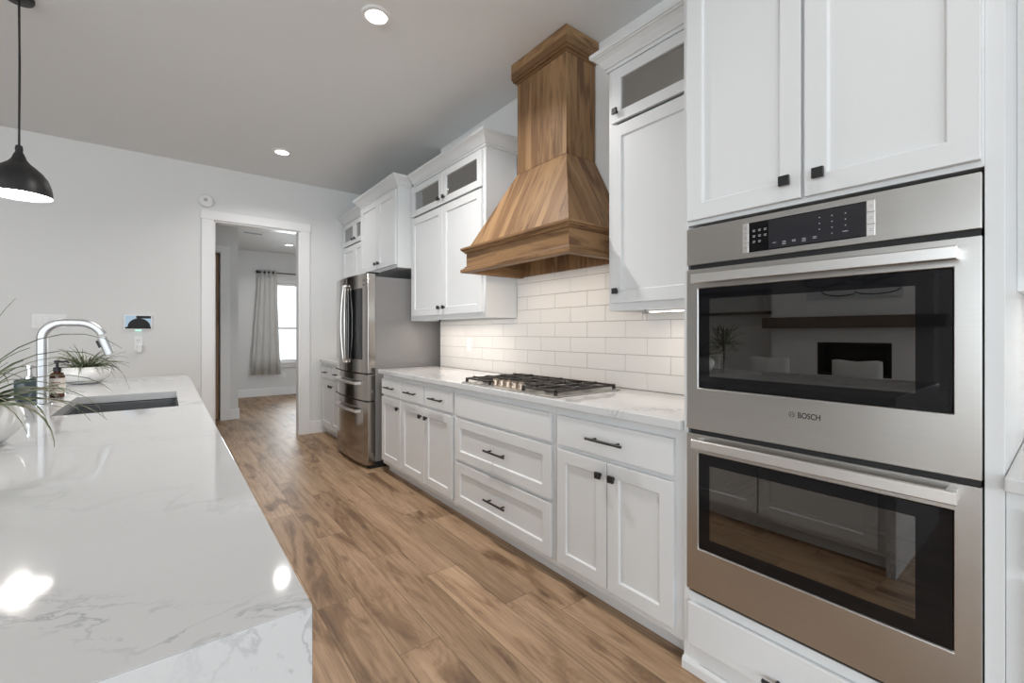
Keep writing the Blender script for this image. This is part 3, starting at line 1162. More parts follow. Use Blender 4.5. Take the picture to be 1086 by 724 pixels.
# apron: three boards, open below
AH = 0.495
g = G()
g.box(1.642, 1.666, HC - AH, HC + AH, 1.6555, 1.822)
g.box(1.666, XWb, HC - AH, HC - AH + 0.024, 1.6555, 1.8205)
g.box(1.666, XWb, HC + AH - 0.024, HC + AH, 1.6555, 1.8205)
part('apron', g, M['hood_h'], hd, uv='h')
pth = [(XWb, HC + AH), (1.642, HC + AH), (1.642, HC - AH), (XWb, HC - AH)]
g = G().sweep(pth, [(0.0006, 1.790), (0.010, 1.790), (0.014, 1.799), (0.024, 1.804), (0.024, 1.810), (0.031, 1.812), (0.031, 1.826), (0.0006, 1.828)])
part('upper_moulding', g, M['hood_h'], hd, uv='h')
g = G().sweep(pth, [(0.0006, 1.700), (0.008, 1.698), (0.013, 1.687), (0.024, 1.681), (0.031, 1.677), (0.031, 1.660), (0.026, 1.6555), (0.0006, 1.6555)])
part('lower_moulding', g, M['hood_h'], hd, uv='h')
g = G().box(XWb - 0.02, XWb, HC - AH + 0.026, HC + AH - 0.026, 1.662, 1.79)
part('back_board', g, M['hood'], hd, uv='v')
g = G().box(1.668, XWb - 0.022, HC - AH + 0.026, HC + AH - 0.026, 1.775, 1.79)
li = part('liner', g, M['steel'], hd)
for yy in (HC - 0.22, HC + 0.22):
    g = G().lathe([(0.032, 0), (0.032, -0.006), (0.026, -0.008)], 1.80, yy, 1.7748, 20)
    part('hood_lamp', g, M['glow_warm'], li)
    area('hood_light', (1.80, yy, 1.762), (0, 0, 0), 0.05, 0.05, 1.2, (1.0, 0.82, 0.64), 150)

# ------------------------------------------------------------------ gas cooktop
ck = thing('gas_cooktop', 'stainless five-burner gas cooktop with black grates set in the worktop', 'cooktop', (1.78, 2.06, 0.9145))
CY0, CY1, CX0, CX1 = 1.612, 2.508, 1.532, 2.048
g = G().box(CX0, CX1, CY0, CY1, 0.9146, 0.9225)
part('tray', g, M['steel'], ck, bevel=0.003)
bn = [(1.66, 1.76, 0.040), (1.91, 1.76, 0.030), (1.80, 2.06, 0.055), (1.66, 2.37, 0.034), (1.91, 2.37, 0.045)]
for x, y, rr_ in bn:
    g = G()
    g.lathe([(rr_ * 1.25, 0.923), (rr_ * 1.2, 0.929), (rr_, 0.931), (rr_, 0.937), (rr_ * 0.95, 0.941), (rr_ * 0.7, 0.942), (rr_ * 0.7, 0.9385)], x, y, 0, 24)
    part('burner', g, M['iron'], ck, smooth=False)
for ya, yb, kind in ((CY0 + 0.02, 1.905, 0), (1.915, 2.205, 1), (2.215, CY1 - 0.02, 0)):
    g = G()
    z0, z1 = 0.938, 0.949
    xa, xc = (CX0 + 0.03, CX1 - 0.03) if kind == 0 else (CX0 + 0.15, CX1 - 0.03)
    for x in (xa, xc):
        g.box(x - 0.007, x + 0.007, ya, yb, z0, z1)
    for y in (ya + 0.007, yb - 0.007):
        g.box(xa - 0.007, xc + 0.007, y - 0.007, y + 0.007, z0, z1)
    ym = (ya + yb) / 2
    g.box(xa, xc, ym - 0.006, ym + 0.006, z0, z1 + 0.004)
    n = 2
    for k in range(1, n + 1):
        x = xa + (xc - xa) * k / (n + 1)
        g.box(x - 0.006, x + 0.006, ya, yb, z0, z1 + 0.004)
    for x in (xa, xc):
        for y in (ya + 0.007, yb - 0.007):
            g.box(x - 0.008, x + 0.008, y - 0.008, y + 0.008, 0.9228, z0)
    # raised finger tips along the edges
    for k in range(0, 4):
        x = xa + (xc - xa) * (k + 0.5) / 4
        for y in (ya + 0.02, yb - 0.02):
            g.box(x - 0.005, x + 0.005, y - 0.025, y + 0.025, z1 - 0.002, z1 + 0.006)
    part('grate', g, M['iron'], ck, bevel=0.002)
for k in range(5):
    y = 1.960 + k * 0.062
    x = 1.597 + (0.0 if k % 2 == 0 else 0.0)
    g = G().lathe([(0.023, 0.9228), (0.023, 0.928), (0.019, 0.930), (0.0185, 0.950), (0.016, 0.953)], x, y, 0, 20)
    g.box(x - 0.019, x + 0.019, y - 0.004, y + 0.004, 0.9525, 0.960)
    part('control_knob', g, M['knobm'], ck, label='round bronze-toned metal knob', bevel=0.001)

# ------------------------------------------------------------------ refrigerator
fr = thing('refrigerator', 'stainless french-door refrigerator with two bottom drawers, between the cabinets', 'refrigerator', (1.8, 4.43, 0))
RY0, RY1 = 3.972, 4.882
g = G()
g.box(1.515, 2.36, RY0 + 0.004, RY1 - 0.004, 0.06, 1.760)
part('body', g, M['fridge_side'], fr, label='plain grey side and body', bevel=0.004)
g = G()
g.box(1.47, 2.34, RY0 + 0.012, RY1 - 0.012, 0.0, 0.058)
part('plinth', g, M['gap'], fr)


def bowed(y0, y1, z0, z1, d0=1.512):
    """door panel with the gently bowed front that the whole fridge shares"""
    g = G()
    n = 14
    mid, half = (RY0 + RY1) / 2, (RY1 - RY0) / 2

    def fx(y):
        s = abs(y - mid) / half
        return 1.398 + 0.036 * s ** 2 + (0.010 * max(0, (s - 0.97) / 0.03) ** 2)
    ring_lo, ring_hi = [], []
    ys = [y0 + (y1 - y0) * i / n for i in range(n + 1)]
    pts = [(fx(y), y) for y in ys] + [(d0, y1), (d0, y0)]
    g.loft([[(x, y, z0) for x, y in pts], [(x, y, z1) for x, y in pts]])
    return g, fx


mid = (RY0 + RY1) / 2
for nm, ya, yb, za, zb in (('fridge_door', RY0, mid - 0.002, 0.872, 1.785), ('fridge_door', mid + 0.002, RY1, 0.872, 1.785)):
    g, fx = bowed(ya, yb, za, zb)
    d = part(nm, g, M['fridge'], fr, bevel=0.003)
    s = -1 if ya < 4.2 else 1
    if s < 0:
        # dark see-through panel in the right-hand door
        g = G()
        n = 8
        a, b2 = 4.055, 4.392
        pts = [(fx(a + (b2 - a) * i / n) - 0.0015, a + (b2 - a) * i / n) for i in range(n + 1)]
        g.loft([[(x, y, 0.995) for x, y in pts] + [(pts[-1][0] + 0.001, pts[-1][1], 0.995), (pts[0][0] + 0.001, pts[0][1], 0.995)],
                [(x, y, 1.655) for x, y in pts] + [(pts[-1][0] + 0.001, pts[-1][1], 1.655), (pts[0][0] + 0.001, pts[0][1], 1.655)]])
        part('door_glass', g, M['blackglass'], d, label='dark glass panel in the right-hand door')
        e = text_part('logo_lettering', 'LG', 0.020, M['logo'], d, (fx(4.035) - 0.003, 4.035, 1.684), bold=0.0008)
        g = G()
        rings = [[(fx(4.035) - 0.003, 4.035 + rad * math.cos(t), 1.722 + rad * math.sin(t)) for t in [2 * math.pi * i / 24 for i in range(24)]] for rad in (0.014, 0.0105)]
        g.loft(rings, caps=False)
        part('logo_emblem', g, M['logo'], d)
    # bowed bar handle
    hy = mid + s * 0.030
    pts = []
    for i in range(21):
        t = i / 20
        bow = math.sin(math.pi * t)
        pts.append((fx(hy) - 0.022 - 0.016 * bow, hy + s * 0.026 * bow, 0.962 + t * 0.735))
    g = G().tube(pts, 0.0095, 14, up=(1, 0, 0))
    for i in (0, 20):
        p = pts[i]
        g.box(p[0] - 0.004, fx(hy) + 0.004, p[1] - 0.011, p[1] + 0.011, p[2] - 0.012, p[2] + 0.012)
    part('door_handle', g, M['handle'], d, smooth=True)
    # black block added to stand in for the dark gap above the fridge
    g = G().box(1.45, 1.56, (RY0 + 0.01 if s < 0 else RY1 - 0.07), (RY0 + 0.07 if s < 0 else RY1 - 0.01), 1.786, 1.800)
    part('dark_gap_block', g, M['black'], d, bevel=0.004)
for za, zb, hz in ((0.622, 0.862, 0.778), (0.036, 0.612, 0.520)):
    g, fx = bowed(RY0, RY1, za, zb)
    d = part('freezer_drawer', g, M['fridge'], fr, bevel=0.003)
    pts = []
    for i in range(25):
        y = 4.09 + (4.77 - 4.09) * i / 24
        pts.append((fx(y) - 0.045, y, hz))
    g = G().tube(pts, 0, rect=(0.018, 0.026), up=(0, 0, 1))
    for y in (4.10, 4.76):
        g.box(fx(y) - 0.045, fx(y) + 0.003, y - 0.012, y + 0.012, hz - 0.012, hz + 0.012)
    part('drawer_handle', g, M['handle'], d)
g = G()
g.box(1.425, 1.51, RY0 + 0.01, RY1 - 0.01, 0.8625, 0.8715)
g.box(1.425, 1.51, RY0 + 0.01, RY1 - 0.01, 0.6125, 0.6215)
part('door_gasket', g, M['gap'], fr)

# ------------------------------------------------------------------ island
IX0, IX1, IY0, IY1 = -0.98, 0.139, 0.567, 4.257
SX0, SX1, SY0, SY1 = -0.36, 0.045, 2.485, 3.14
r = thing('island_worktop', 'white veined quartz island worktop with a waterfall end and sink cut-out', 'worktop', (-0.42, 2.4, CZ0))
g = G()
b = g.bm


def rect(x0, x1, y0, y1, z):
    return [b.verts.new(p) for p in ((x0, y0, z), (x1, y0, z), (x1, y1, z), (x0, y1, z))]


ot, it, ob, ib = rect(IX0, IX1, IY0, IY1, CZ1), rect(SX0, SX1, SY0, SY1, CZ1), rect(IX0, IX1, IY0 + 0.038, IY1, CZ0 - 0.003), rect(SX0, SX1, SY0, SY1, CZ0 - 0.003)
for k in range(4):
    j = (k + 1) % 4
    for A, Bq in ((ot, it), (it, ib), (ib, ob), (ob, ot)):
        b.faces.new((A[k], A[j], Bq[j], Bq[k]))
part('slab', g, M['quartz'], r, bevel=0.0012)
g = G()
g.loft([[(x, IY0, 0.0), (x, IY0, CZ1 - 0.0005), (x, IY0 + 0.038, CZ0 - 0.0035), (x, IY0 + 0.038, 0.0)] for x in (IX0, IX1)])
part('waterfall_panel', g, M['quartz'], r, bevel=0.0012)

r = thing('island_cabinet', 'white island cabinet hidden beneath the quartz worktop', 'cabinet', (-0.42, 2.4, 0))
g = G()
g.box(-0.62, 0.085, IY0 + 0.040, 2.42, 0.08, CZ0 - 0.005)
g.box(-0.62, 0.085, 3.20, IY1 - 0.02, 0.08, CZ0 - 0.005)
g.box(-0.62, -0.43, 2.42, 3.20, 0.08, CZ0 - 0.005)
g.box(-0.43, 0.085, 2.42, 3.20, 0.08, 0.60)
part('carcass', g, M['cab'], r)
g = G().box(-0.60, 0.03, IY0 + 0.045, IY1 - 0.03, 0, 0.079)
part('toe_kick', g, M['cab'], r)
ys = [0.64, 1.24, 1.84, 2.42, 3.20, 3.70, 4.22]
for a, c in zip(ys, ys[1:]):
    # door fronts on the aisle side face +X
    g = G().shaker(a + 0.006, c - 0.006, 0.11, 0.84 if a != 2.42 else 0.80, -0.105, 0.0195)
    for v in g.bm.verts:
        v.co.x = -v.co.x
    d = part('door', g, M['cab'], r, bevel=0.0018)

# under-mount sink
r = thing('undermount_sink', 'dark grey undermount sink set in the island worktop', 'sink', (-0.155, 2.81, 0.66))
g = G()
b = g.bm
t0 = rect
o1 = [(SX0 - 0.02, SY0 - 0.02), (SX1 + 0.02, SY0 - 0.02), (SX1 + 0.02, SY1 + 0.02), (SX0 - 0.02, SY1 + 0.02)]
i1 = [(SX0 + 0.002, SY0 + 0.002), (SX1 - 0.002, SY0 + 0.002), (SX1 - 0.002, SY1 - 0.002), (SX0 + 0.002, SY1 - 0.002)]
i2 = [(SX0 + 0.02, SY0 + 0.02), (SX1 - 0.02, SY0 + 0.02), (SX1 - 0.02, SY1 - 0.02), (SX0 + 0.02, SY1 - 0.02)]
zt = CZ0 - 0.006
R = [[b.verts.new((*p, z)) for p in q] for q, z in ((o1, zt), (i1, zt), (i2, 0.67), ([(x, y) for x, y in i2], 0.668))]
for k in range(4):
    j = (k + 1) % 4
    b.faces.new((R[0][k], R[0][j], R[1][j], R[1][k]))
    b.faces.new((R[1][k], R[1][j], R[2][j], R[2][k]))
b.faces.new(R[2])
ob_ = [b.verts.new((*p, 0.655)) for p in o1]
for k in range(4):
    j = (k + 1) % 4
    b.faces.new((R[0][j], R[0][k], ob_[k], ob_[j]))
b.faces.new(list(reversed(ob_)))
for v in R[3]:
    b.verts.remove(v)
part('basin', g, M['sink'], r, bevel=0.006)
g = G().lathe([(0.045, 0.6705), (0.045, 0.674), (0.03, 0.675)], -0.155, 2.90, 0, 24)
part('drain', g, M['chrome'], r)

# faucet: square-section gooseneck
fa = thing('faucet', 'tall chrome square-section pull-down faucet beside the island sink', 'faucet', (-0.45, 2.90, CZ1))
FY = 2.92
pts = [(-0.446, FY, 0.9155), (-0.446, FY, 1.10), (-0.446, FY, 1.215)]
for i in range(0, 11):
    a = math.radians(180 - 9 * i)
    pts.append((-0.446 + 0.072 + 0.072 * math.cos(a), FY, 1.218 + 0.072 * math.sin(a)))
for i in range(0, 10):
    a = math.radians(90 - 7.6 * i)
    pts.append((-0.326 + 0.088 * math.cos(a), FY, 1.202 + 0.088 * math.sin(a)))
g = G().tube(pts, 0, rect=(0.034, 0.044), up=(0, 1, 0))
part('neck', g, M['nickel'], fa)
hx = pts[-1][0]
g = G().tube([(hx + 0.001, FY, 1.2195), (hx + 0.028, FY, 1.138)], 0, rect=(0.037, 0.046), up=(0, 1, 0))
sh = part('spray_head', g, M['nickel'], fa)
g = G().tube([(hx - 0.020, FY, 1.203), (hx - 0.008, FY, 1.170)], 0, rect=(0.008, 0.020), up=(0, 1, 0))
part('spray_button', g, M['black'], sh)
g = G().lathe([(0.032, 0.9146), (0.032, 0.919), (0.025, 0.921)], -0.446, FY, 0, 24)
part('base_ring', g, M['chrome'], fa)
g = G().tube([(-0.446, FY + 0.018, 1.02), (-0.446, FY + 0.075, 1.03)], 0, rect=(0.016, 0.016), up=(0, 0, 1))
part('lever', g, M['chrome'], fa)

# soap dispenser of dark marble with a chrome pump
r = thing('soap_dispenser', 'square black marble soap dispenser with chrome pump by the faucet', 'soap dispenser', (-0.52, 3.12, CZ1))
g = G().box(-0.565, -0.475, 3.08, 3.17, 0.9146, 1.020)
part('container', g, M['marble'], r, bevel=0.006)
g = G()
g.lathe([(0.018, 1.0202), (0.018, 1.030), (0.010, 1.033), (0.009, 1.068), (0.013, 1.070), (0.013, 1.084)], -0.52, 3.125, 0, 18)
g.tube([(-0.52, 3.125, 1.077), (-0.465, 3.10, 1.075), (-0.458, 3.097, 1.068)], 0.0045, 8)
part('pump', g, M['chrome'], r)
# amber lotion bottle
r = thing('pump_bottle', 'amber hand soap bottle with black pump and cream label by the faucet', 'bottle', (-0.437, 3.21, CZ1))
bx, by = -0.437, 3.21
g = G().lathe([(0.026, 0.9146), (0.029, 0.918), (0.029, 1.025), (0.024, 1.036), (0.012, 1.043), (0.012, 1.052)], bx, by, 0, 28)
part('container', g, M['amber'], r, smooth=False)
g = G()
rings = []
for z in (0.935, 1.012):
    rings.append([(bx + 0.0294 * math.cos(a), by + 0.0294 * math.sin(a), z) for a in [math.radians(150 + 8 * i) for i in range(31)]])
g.loft(rings, closed=False)
lb = part('bottle_label', g, M['cream'], r)
g = G()
for z, a0, a1 in ((0.99, 18, 26), (0.975, 14, 24), (0.960, 20, 25)):
    q = [(bx + 0.0297 * math.cos(math.radians(150 + 8 * i)), by + 0.0297 * math.sin(math.radians(150 + 8 * i))) for i in range(a0 - 8, a1 - 6)]
    g.loft([[(x, y, z - 0.003) for x, y in q], [(x, y, z + 0.003) for x, y in q]], closed=False)
part('label_print', g, M['ink'], lb)
g = G()
g.lathe([(0.0155, 1.045), (0.0155, 1.066), (0.006, 1.068), (0.006, 1.088), (0.012, 1.089), (0.012, 1.100), (0.006, 1.103)], bx, by, 0, 20)
g.tube([(bx, by, 1.095), (bx + 0.040, by - 0.025, 1.095), (bx + 0.046, by - 0.029, 1.088)], 0.005, 8)
part('pump', g, M['black'], r)


# spiky plants in round white bowls
def leaf(g, base, az, el, ln, wid, droop, rr_):
    n = 9
    p = Vector(base)
    e = el
    pts, wids = [], []
    az2 = az
    for i in range(n + 1):
        t = i / n
        pts.append(p.copy())
        wids.append(wid * (0.55 + 0.9 * t * (1 - t) * 1.6) * (1 - t) ** 0.55 if t < 1 else 0.0006)
        d = Vector((math.cos(az2) * math.cos(e), math.sin(az2) * math.cos(e), math.sin(e)))
        p = p + d * (ln / n)
        p.z = max(p.z, CZ1 + 0.006 if p.x > -1.5 else 0.3)
        e -= droop / n * (0.5 + t)
        az2 += rr_ / n
    L_, R_, C_ = [], [], []
    for i, q in enumerate(pts):
        d = (pts[min(i + 1, n)] - pts[max(i - 1, 0)]).normalized()
        s = d.cross(Vector((0, 0, 1)))
        if s.length < 1e-3:
            s = Vector((1, 0, 0))
        s.normalize()
        up = s.cross(d)
        w = max(wids[i], 0.0006)
        L_.append(q + s * w + up * w * 0.5)
        C_.append(q)
        R_.append(q - s * w + up * w * 0.5)
    b = g.bm
    A = [b.verts.new(v) for v in L_]
    B = [b.verts.new(v) for v in C_]
    C = [b.verts.new(v) for v in R_]
    D = [b.verts.new(v + Vector((0, 0, -0.0012))) for v in C_]
    for i in range(n):
        b.faces.new((A[i], A[i + 1], B[i + 1], B[i]))
        b.faces.new((B[i], B[i + 1], C[i + 1], C[i]))
        b.faces.new((A[i + 1], A[i], D[i], D[i + 1]))
        b.faces.new((D[i + 1], D[i], C[i], C[i + 1]))


def plant(x, y, label, seed, R, H, n, lmin, lmax, extra=()):
    r = thing('spiky_plant', label, 'plant', (x, y, CZ1), 'spiky plants in white bowls on the island')
    z = CZ1 + 0.001
    prof = [(R * 0.45, 0), (R * 0.62, H * 0.04), (R * 0.90, H * 0.30), (R, H * 0.55), (R * 0.95, H * 0.80), (R * 0.80, H * 0.97), (R * 0.76, H), (R * 0.72, H * 0.97), (R * 0.85, H * 0.78), (R * 0.86, H * 0.70)]
    g = G().lathe(prof, x, y, z, 40)
    part('bowl', g, M['ceramic'], r, smooth=True)
    g = G().lathe([(R * 0.78, H * 0.79), (R * 0.55, H * 0.86), (R * 0.2, H * 0.90)], x, y, z, 24)
    part('moss', g, M['soil'], r, smooth=True)
    rd = random.Random(seed)
    g = G()
    for i in range(n):
        az = rd.uniform(0, 2 * math.pi)
        rad = R * 0.35 * rd.random()
        el = rd.uniform(0.15, 1.25)
        leaf(g, (x + rad * math.cos(az), y + rad * math.sin(az), z + H * 0.86), az + rd.uniform(-0.3, 0.3), el,
             rd.uniform(lmin, lmax), rd.uniform(0.0034, 0.0068), rd.uniform(0.6, 2.3), rd.uniform(-0.5, 0.5))
    for e in extra:
        leaf(g, (x, y, z + H * 0.86), *e)
    part('foliage', g, M['leaf'], r)


plant(-0.415, 3.98, 'spiky green plant in a white bowl at the far end of the island', 5, 0.128, 0.108, 130, 0.13, 0.22)
plant(-0.452, 1.94, 'spiky plant in a white bowl cut off by the left edge, nearest the camera', 9, 0.122, 0.128, 62, 0.16, 0.32,
      extra=((0.15, 1.25, 0.46, 0.0055, 2.4, -0.3), (-0.3, 1.05, 0.50, 0.005, 2.9, 0.2), (0.9, 1.4, 0.36, 0.004, 0.7, 0.1), (-0.7, 0.5, 0.32, 0.006, 1.9, -0.2),
             (-0.2, 0.55, 0.36, 0.0055, 2.2, 0.3), (-1.0, 0.4, 0.30, 0.005, 1.8, 0.2), (0.3, 0.7, 0.36, 0.005, 1.9, -0.4), (0.0, 0.25, 0.33, 0.006, 1.4, 0.1)))

# ------------------------------------------------------------------ back wall fittings
YW = YB - 0.0005
r = thing('smart_display', 'small white-framed wall tablet with a dark reflection painted on its screen, beside the doorway', 'tablet', (-0.22, YW, 1.347))
g = G().box(-0.331, -0.109, YW - 0.018, YW, 1.272, 1.424)
part('frame', g, M['white'], r, bevel=0.006)
g = G().box(-0.320, -0.120, YW - 0.0195, YW - 0.0182, 1.284, 1.414)
scn = part('screen', g, M['sky_blue'], r)
g = G()
poly = [(-0.320, 1.284), (-0.120, 1.284), (-0.120, 1.30)]
for i in range(13):
    t = math.pi * i / 12
    poly.append((-0.213 + 0.088 * math.cos(t), 1.304 + 0.085 * math.sin(t)))
poly.append((-0.320, 1.30))
g.loft([[(x, YW - 0.0197, z) for x, z in poly], [(x, YW - 0.0205, z) for x, z in poly]])
g.box(-0.235, -0.122, YW - 0.0205, YW - 0.0197, 1.388, 1.414)
part('screen_reflection', g, M['gap'], scn)  # dark part of the reflection, painted on as a flat shape
g = G().box(-0.245, -0.195, YW - 0.015, YW - 0.004, 1.2675, 1.2718)
part('status_light', g, M['led_green'], r)

r = thing('wall_outlet', 'white wall outlet below the small tablet, with a plug-in adapter', 'outlet', (-0.22, YW, 1.14))
g = G().box(-0.254, -0.184, YW - 0.006, YW, 1.068, 1.205)
part('cover_plate', g, M['white'], r, bevel=0.002)
g = G()
for s in (-0.009, 0.009):
    g.box(-0.219 + s - 0.0015, -0.219 + s + 0.0015, YW - 0.0066, YW - 0.006, 1.160, 1.176)
g.lathe([(0.003, -0.0005), (0.003, 0)], -0.219, YW - 0.006, 1.150, 10, 'y')
part('socket', g, M['gap'], r)
g = G().box(-0.232, -0.190, YW - 0.045, YW - 0.0062, 1.045, 1.122)
single('plug_adapter', g, M['white'], 'white plug-in adapter in the lower socket under the tablet', 'adapter', (-0.21, YW - 0.02, 1.045), bevel=0.006)

r = thing('light_switch', 'white four-gang switch plate behind the faucet', 'switch', (-0.85, YW, 1.348))
g = G().box(-0.962, -0.737, YW - 0.006, YW, 1.284, 1.412)
part('cover_plate', g, M['white'], r, bevel=0.002)
for k in range(4):
    xc = -0.850 + (k - 1.5) * 0.047
    g = G().box(xc - 0.016, xc + 0.016, YW - 0.0105, YW - 0.0062, 1.316, 1.381)
    part('rocker', g, M['white'], r, bevel=0.0015)

r = thing('smoke_detector', 'round white smoke detector on the wall above the doorway corner', 'smoke detector', (0.345, YW, 2.675))
g = G().lathe([(0.070, 0), (0.070, -0.018), (0.062, -0.030), (0.045, -0.036), (0.020, -0.037)], 0.345, YW, 2.675, 32, 'y')
part('housing', g, M['white'], r, smooth=False)
g = G().lathe([(0.018, -0.0372), (0.018, -0.042), (0.012, -0.043)], 0.338, YW, 2.682, 16, 'y')
part('sensor', g, M['marks'], r, label='grey sensor button')

# outlet on the backsplash
r = thing('wall_outlet', 'white outlet on the tiled backsplash left of the cooktop', 'outlet', (TX, 3.36, 1.14))
g = G().box(TX - 0.006, TX - 0.0005, 3.325, 3.395, 1.082, 1.198)
part('cover_plate', g, M['white'], r, bevel=0.002)
g = G()
for zc in (1.118, 1.162):
    for s in (-0.008, 0.008):
        g.box(TX - 0.0068, TX - 0.006, 3.36 + s - 0.0014, 3.36 + s + 0.0014, zc - 0.006, zc + 0.008)
part('socket', g, M['marks'], r)

# ------------------------------------------------------------------ ceiling fittings
GC = 'recessed ceiling lights'


def downlight(x, y, z, label, rad=0.085, power=4):
    r = thing('recessed_light', label, 'ceiling light', (x, y, z), GC)
    g = G().lathe([(rad, -0.001), (rad, -0.004), (rad * 0.92, -0.009), (rad * 0.74, -0.010), (rad * 0.70, -0.004), (rad * 0.70, -0.001)], x, y, z, 40)
    part('trim_ring', g, M['white'], r, smooth=False)
    g = G().lathe([(rad * 0.69, -0.0105), (rad * 0.6, -0.0115), (rad * 0.3, -0.012)], x, y, z, 32)
    part('diffuser', g, M['glow'], r)
    if power:
        d = bpy.data.lights.new('downlight', 'AREA')
        d.shape = 'DISK'
        d.size = rad * 1.2
        d.energy = power
        d.color = (1.0, 0.97, 0.94)
        d.spread = math.radians(140)
        o = bpy.data.objects.new('downlight', d)
        o.location = (x, y, z - 0.018)
        COL.objects.link(o)


downlight(0.952, 2.485, ZC, 'round recessed ceiling light nearest the wood hood', power=28)
downlight(0.92, 4.938, ZC, 'round recessed ceiling light farther off, toward the doorway', power=10)
downlight(0.95, 0.03, ZC, 'round recessed ceiling light overhead in front of the ovens, out of the photo', power=3)
for dx, dy, dl in ((-2.1, 4.94, 'left of the island toward the back wall, unseen, added for even light'),
                   (-2.1, 2.485, 'left of the island middle, unseen, added for even light'), (-2.1, 0.03, 'left of the island near end, unseen, added for even light'),
                   (-4.6, 3.6, 'over the sofa in front of the fireplace, unseen, added for even light'), (-4.6, 0.6, 'over the living room windows side, unseen, added for even light')):
    downlight(dx, dy, ZC, 'round recessed ceiling light ' + dl)  # unseen lights, added to spread an even wash through the room
downlight(1.757, 8.804, ZH, 'round recessed light on the ceiling of the room beyond the doorway', 0.08, 6)

r = thing('air_vent', 'white ceiling air vent in the room beyond the doorway', 'vent', (1.10, 8.15, ZH))
g = G()
g.box(0.95, 1.25, 8.07, 8.09, ZH - 0.008, ZH - 0.0005)
g.box(0.95, 1.25, 8.21, 8.23, ZH - 0.008, ZH - 0.0005)
g.box(0.95, 0.97, 8.09, 8.21, ZH - 0.008, ZH - 0.0005)
g.box(1.23, 1.25, 8.09, 8.21, ZH - 0.008, ZH - 0.0005)
part('frame', g, M['white'], r)
g = G()
for k in range(5):
    g.box(0.97, 1.23, 8.098 + k * 0.022, 8.104 + k * 0.022, ZH - 0.007, ZH - 0.0006)
part('louvres', g, M['marks'], r)

# pendant over the island
px, py = -0.627, 3.535
r = thing('pendant_lamp', 'black bell-shaped pendant lamp hanging over the island', 'lamp', (px, py, ZC))
g = G().lathe([(0.060, -0.001), (0.060, -0.018), (0.055, -0.026), (0.012, -0.030)], px, py, ZC, 32)
part('canopy', g, M['black'], r, smooth=False)
g = G().tube([(px, py, ZC - 0.028), (px + 0.002, py, 2.7), (px, py, 2.235)], 0.005, 8)
part('cord', g, M['black'], r)
prof = [(0.013, 2.255), (0.016, 2.235), (0.014, 2.222), (0.022, 2.205), (0.030, 2.180), (0.045, 2.160), (0.068, 2.140), (0.092, 2.115), (0.112, 2.082), (0.124, 2.045), (0.129, 2.015), (0.130, 1.986)]
g = G().lathe(prof, px, py, 0, 48, caps=False)
part('shade', g, M['black'], r, smooth=True)
prof2 = [(0.1285, 1.9865), (0.1275, 2.015), (0.122, 2.045), (0.110, 2.080), (0.090, 2.112), (0.066, 2.136), (0.03, 2.150), (0.004, 2.152)]
g = G().lathe(prof2, px, py, 0, 48, caps=False)
part('shade_lining', g, M['pend_in'], r, smooth=True)
g = G().lathe([(0.014, 2.145), (0.016, 2.11), (0.030, 2.075), (0.036, 2.05), (0.030, 2.022), (0.012, 2.008)], px, py, 0, 24)
part('bulb', g, M['glow'], r, smooth=True)
d = bpy.data.lights.new('pendant_light', 'POINT')
d.energy = 9
d.shadow_soft_size = 0.04
d.color = (1.0, 0.94, 0.86)
o = bpy.data.objects.new('pendant_light', d)
o.location = (px, py, 1.99)
COL.objects.link(o)

# ------------------------------------------------------------------ room beyond: curtain, rod, outlet
YCu = YF - 0.075
g = G()
lo, hi = [], []
n = 72
for i in range(n + 1):
    t = i / n
    lo.append((1.285 + 0.515 * t, YCu + 0.030 * math.sin(t * math.pi * 2 * 4.0) + 0.006 * math.sin(t * 21), 0.425))
    hi.append((1.425 + 0.300 * t, YCu + 0.022 * math.sin(t * math.pi * 2 * 4.0), 2.475))
rows = []
for k in range(7):
    s = k / 6
    rows.append([tuple(a[i] + (b_[i] - a[i]) * s for i in range(3)) for a, b_ in zip(lo, hi)])
g.loft(rows, closed=False)
cur = single('curtain', g, M['curtain'], 'grey grommet curtain hanging beside the bright window in the far room', 'curtain', (1.54, YCu, 0.42), smooth=True)
md = cur.modifiers.new('thick', 'SOLIDIFY')
md.thickness = 0.003
for i in range(8):
    t = (i + 0.5) / 8
    g = G().lathe([(0.028, -0.004), (0.028, 0.004), (0.019, 0.004), (0.019, -0.004), (0.028, -0.004)], 1.425 + 0.300 * t, YCu, 2.43, 16, 'x', caps=False)
    part('grommet', g, M['black'], cur)
r = thing('curtain_rod', 'black curtain rod above the far room window', 'curtain rod', (2.2, YCu, 2.43))
g = G().tube([(1.43, YCu, 2.43), (3.0, YCu, 2.43)], 0.010, 12)
part('pole', g, M['black'], r)
for x in (1.40, 3.03):
    g = G().lathe([(0.008, -0.03), (0.03, -0.015), (0.036, 0.0), (0.03, 0.015), (0.008, 0.03)], x, YCu, 2.43, 18, 'x')
    part('finial', g, M['black'], r, smooth=True)
for x in (1.44, 2.95):
    g = G().box(x - 0.008, x + 0.008, YCu, YF - 0.001, 2.405, 2.42)
    part('bracket', g, M['black'], r)
g = G().box(1.845, 1.915, YF - 0.007, YF - 0.0005, 0.33, 0.445)
single('wall_outlet', g, M['white'], 'white outlet low on the far room wall under the window', 'outlet', (1.88, YF, 0.33), bevel=0.002)

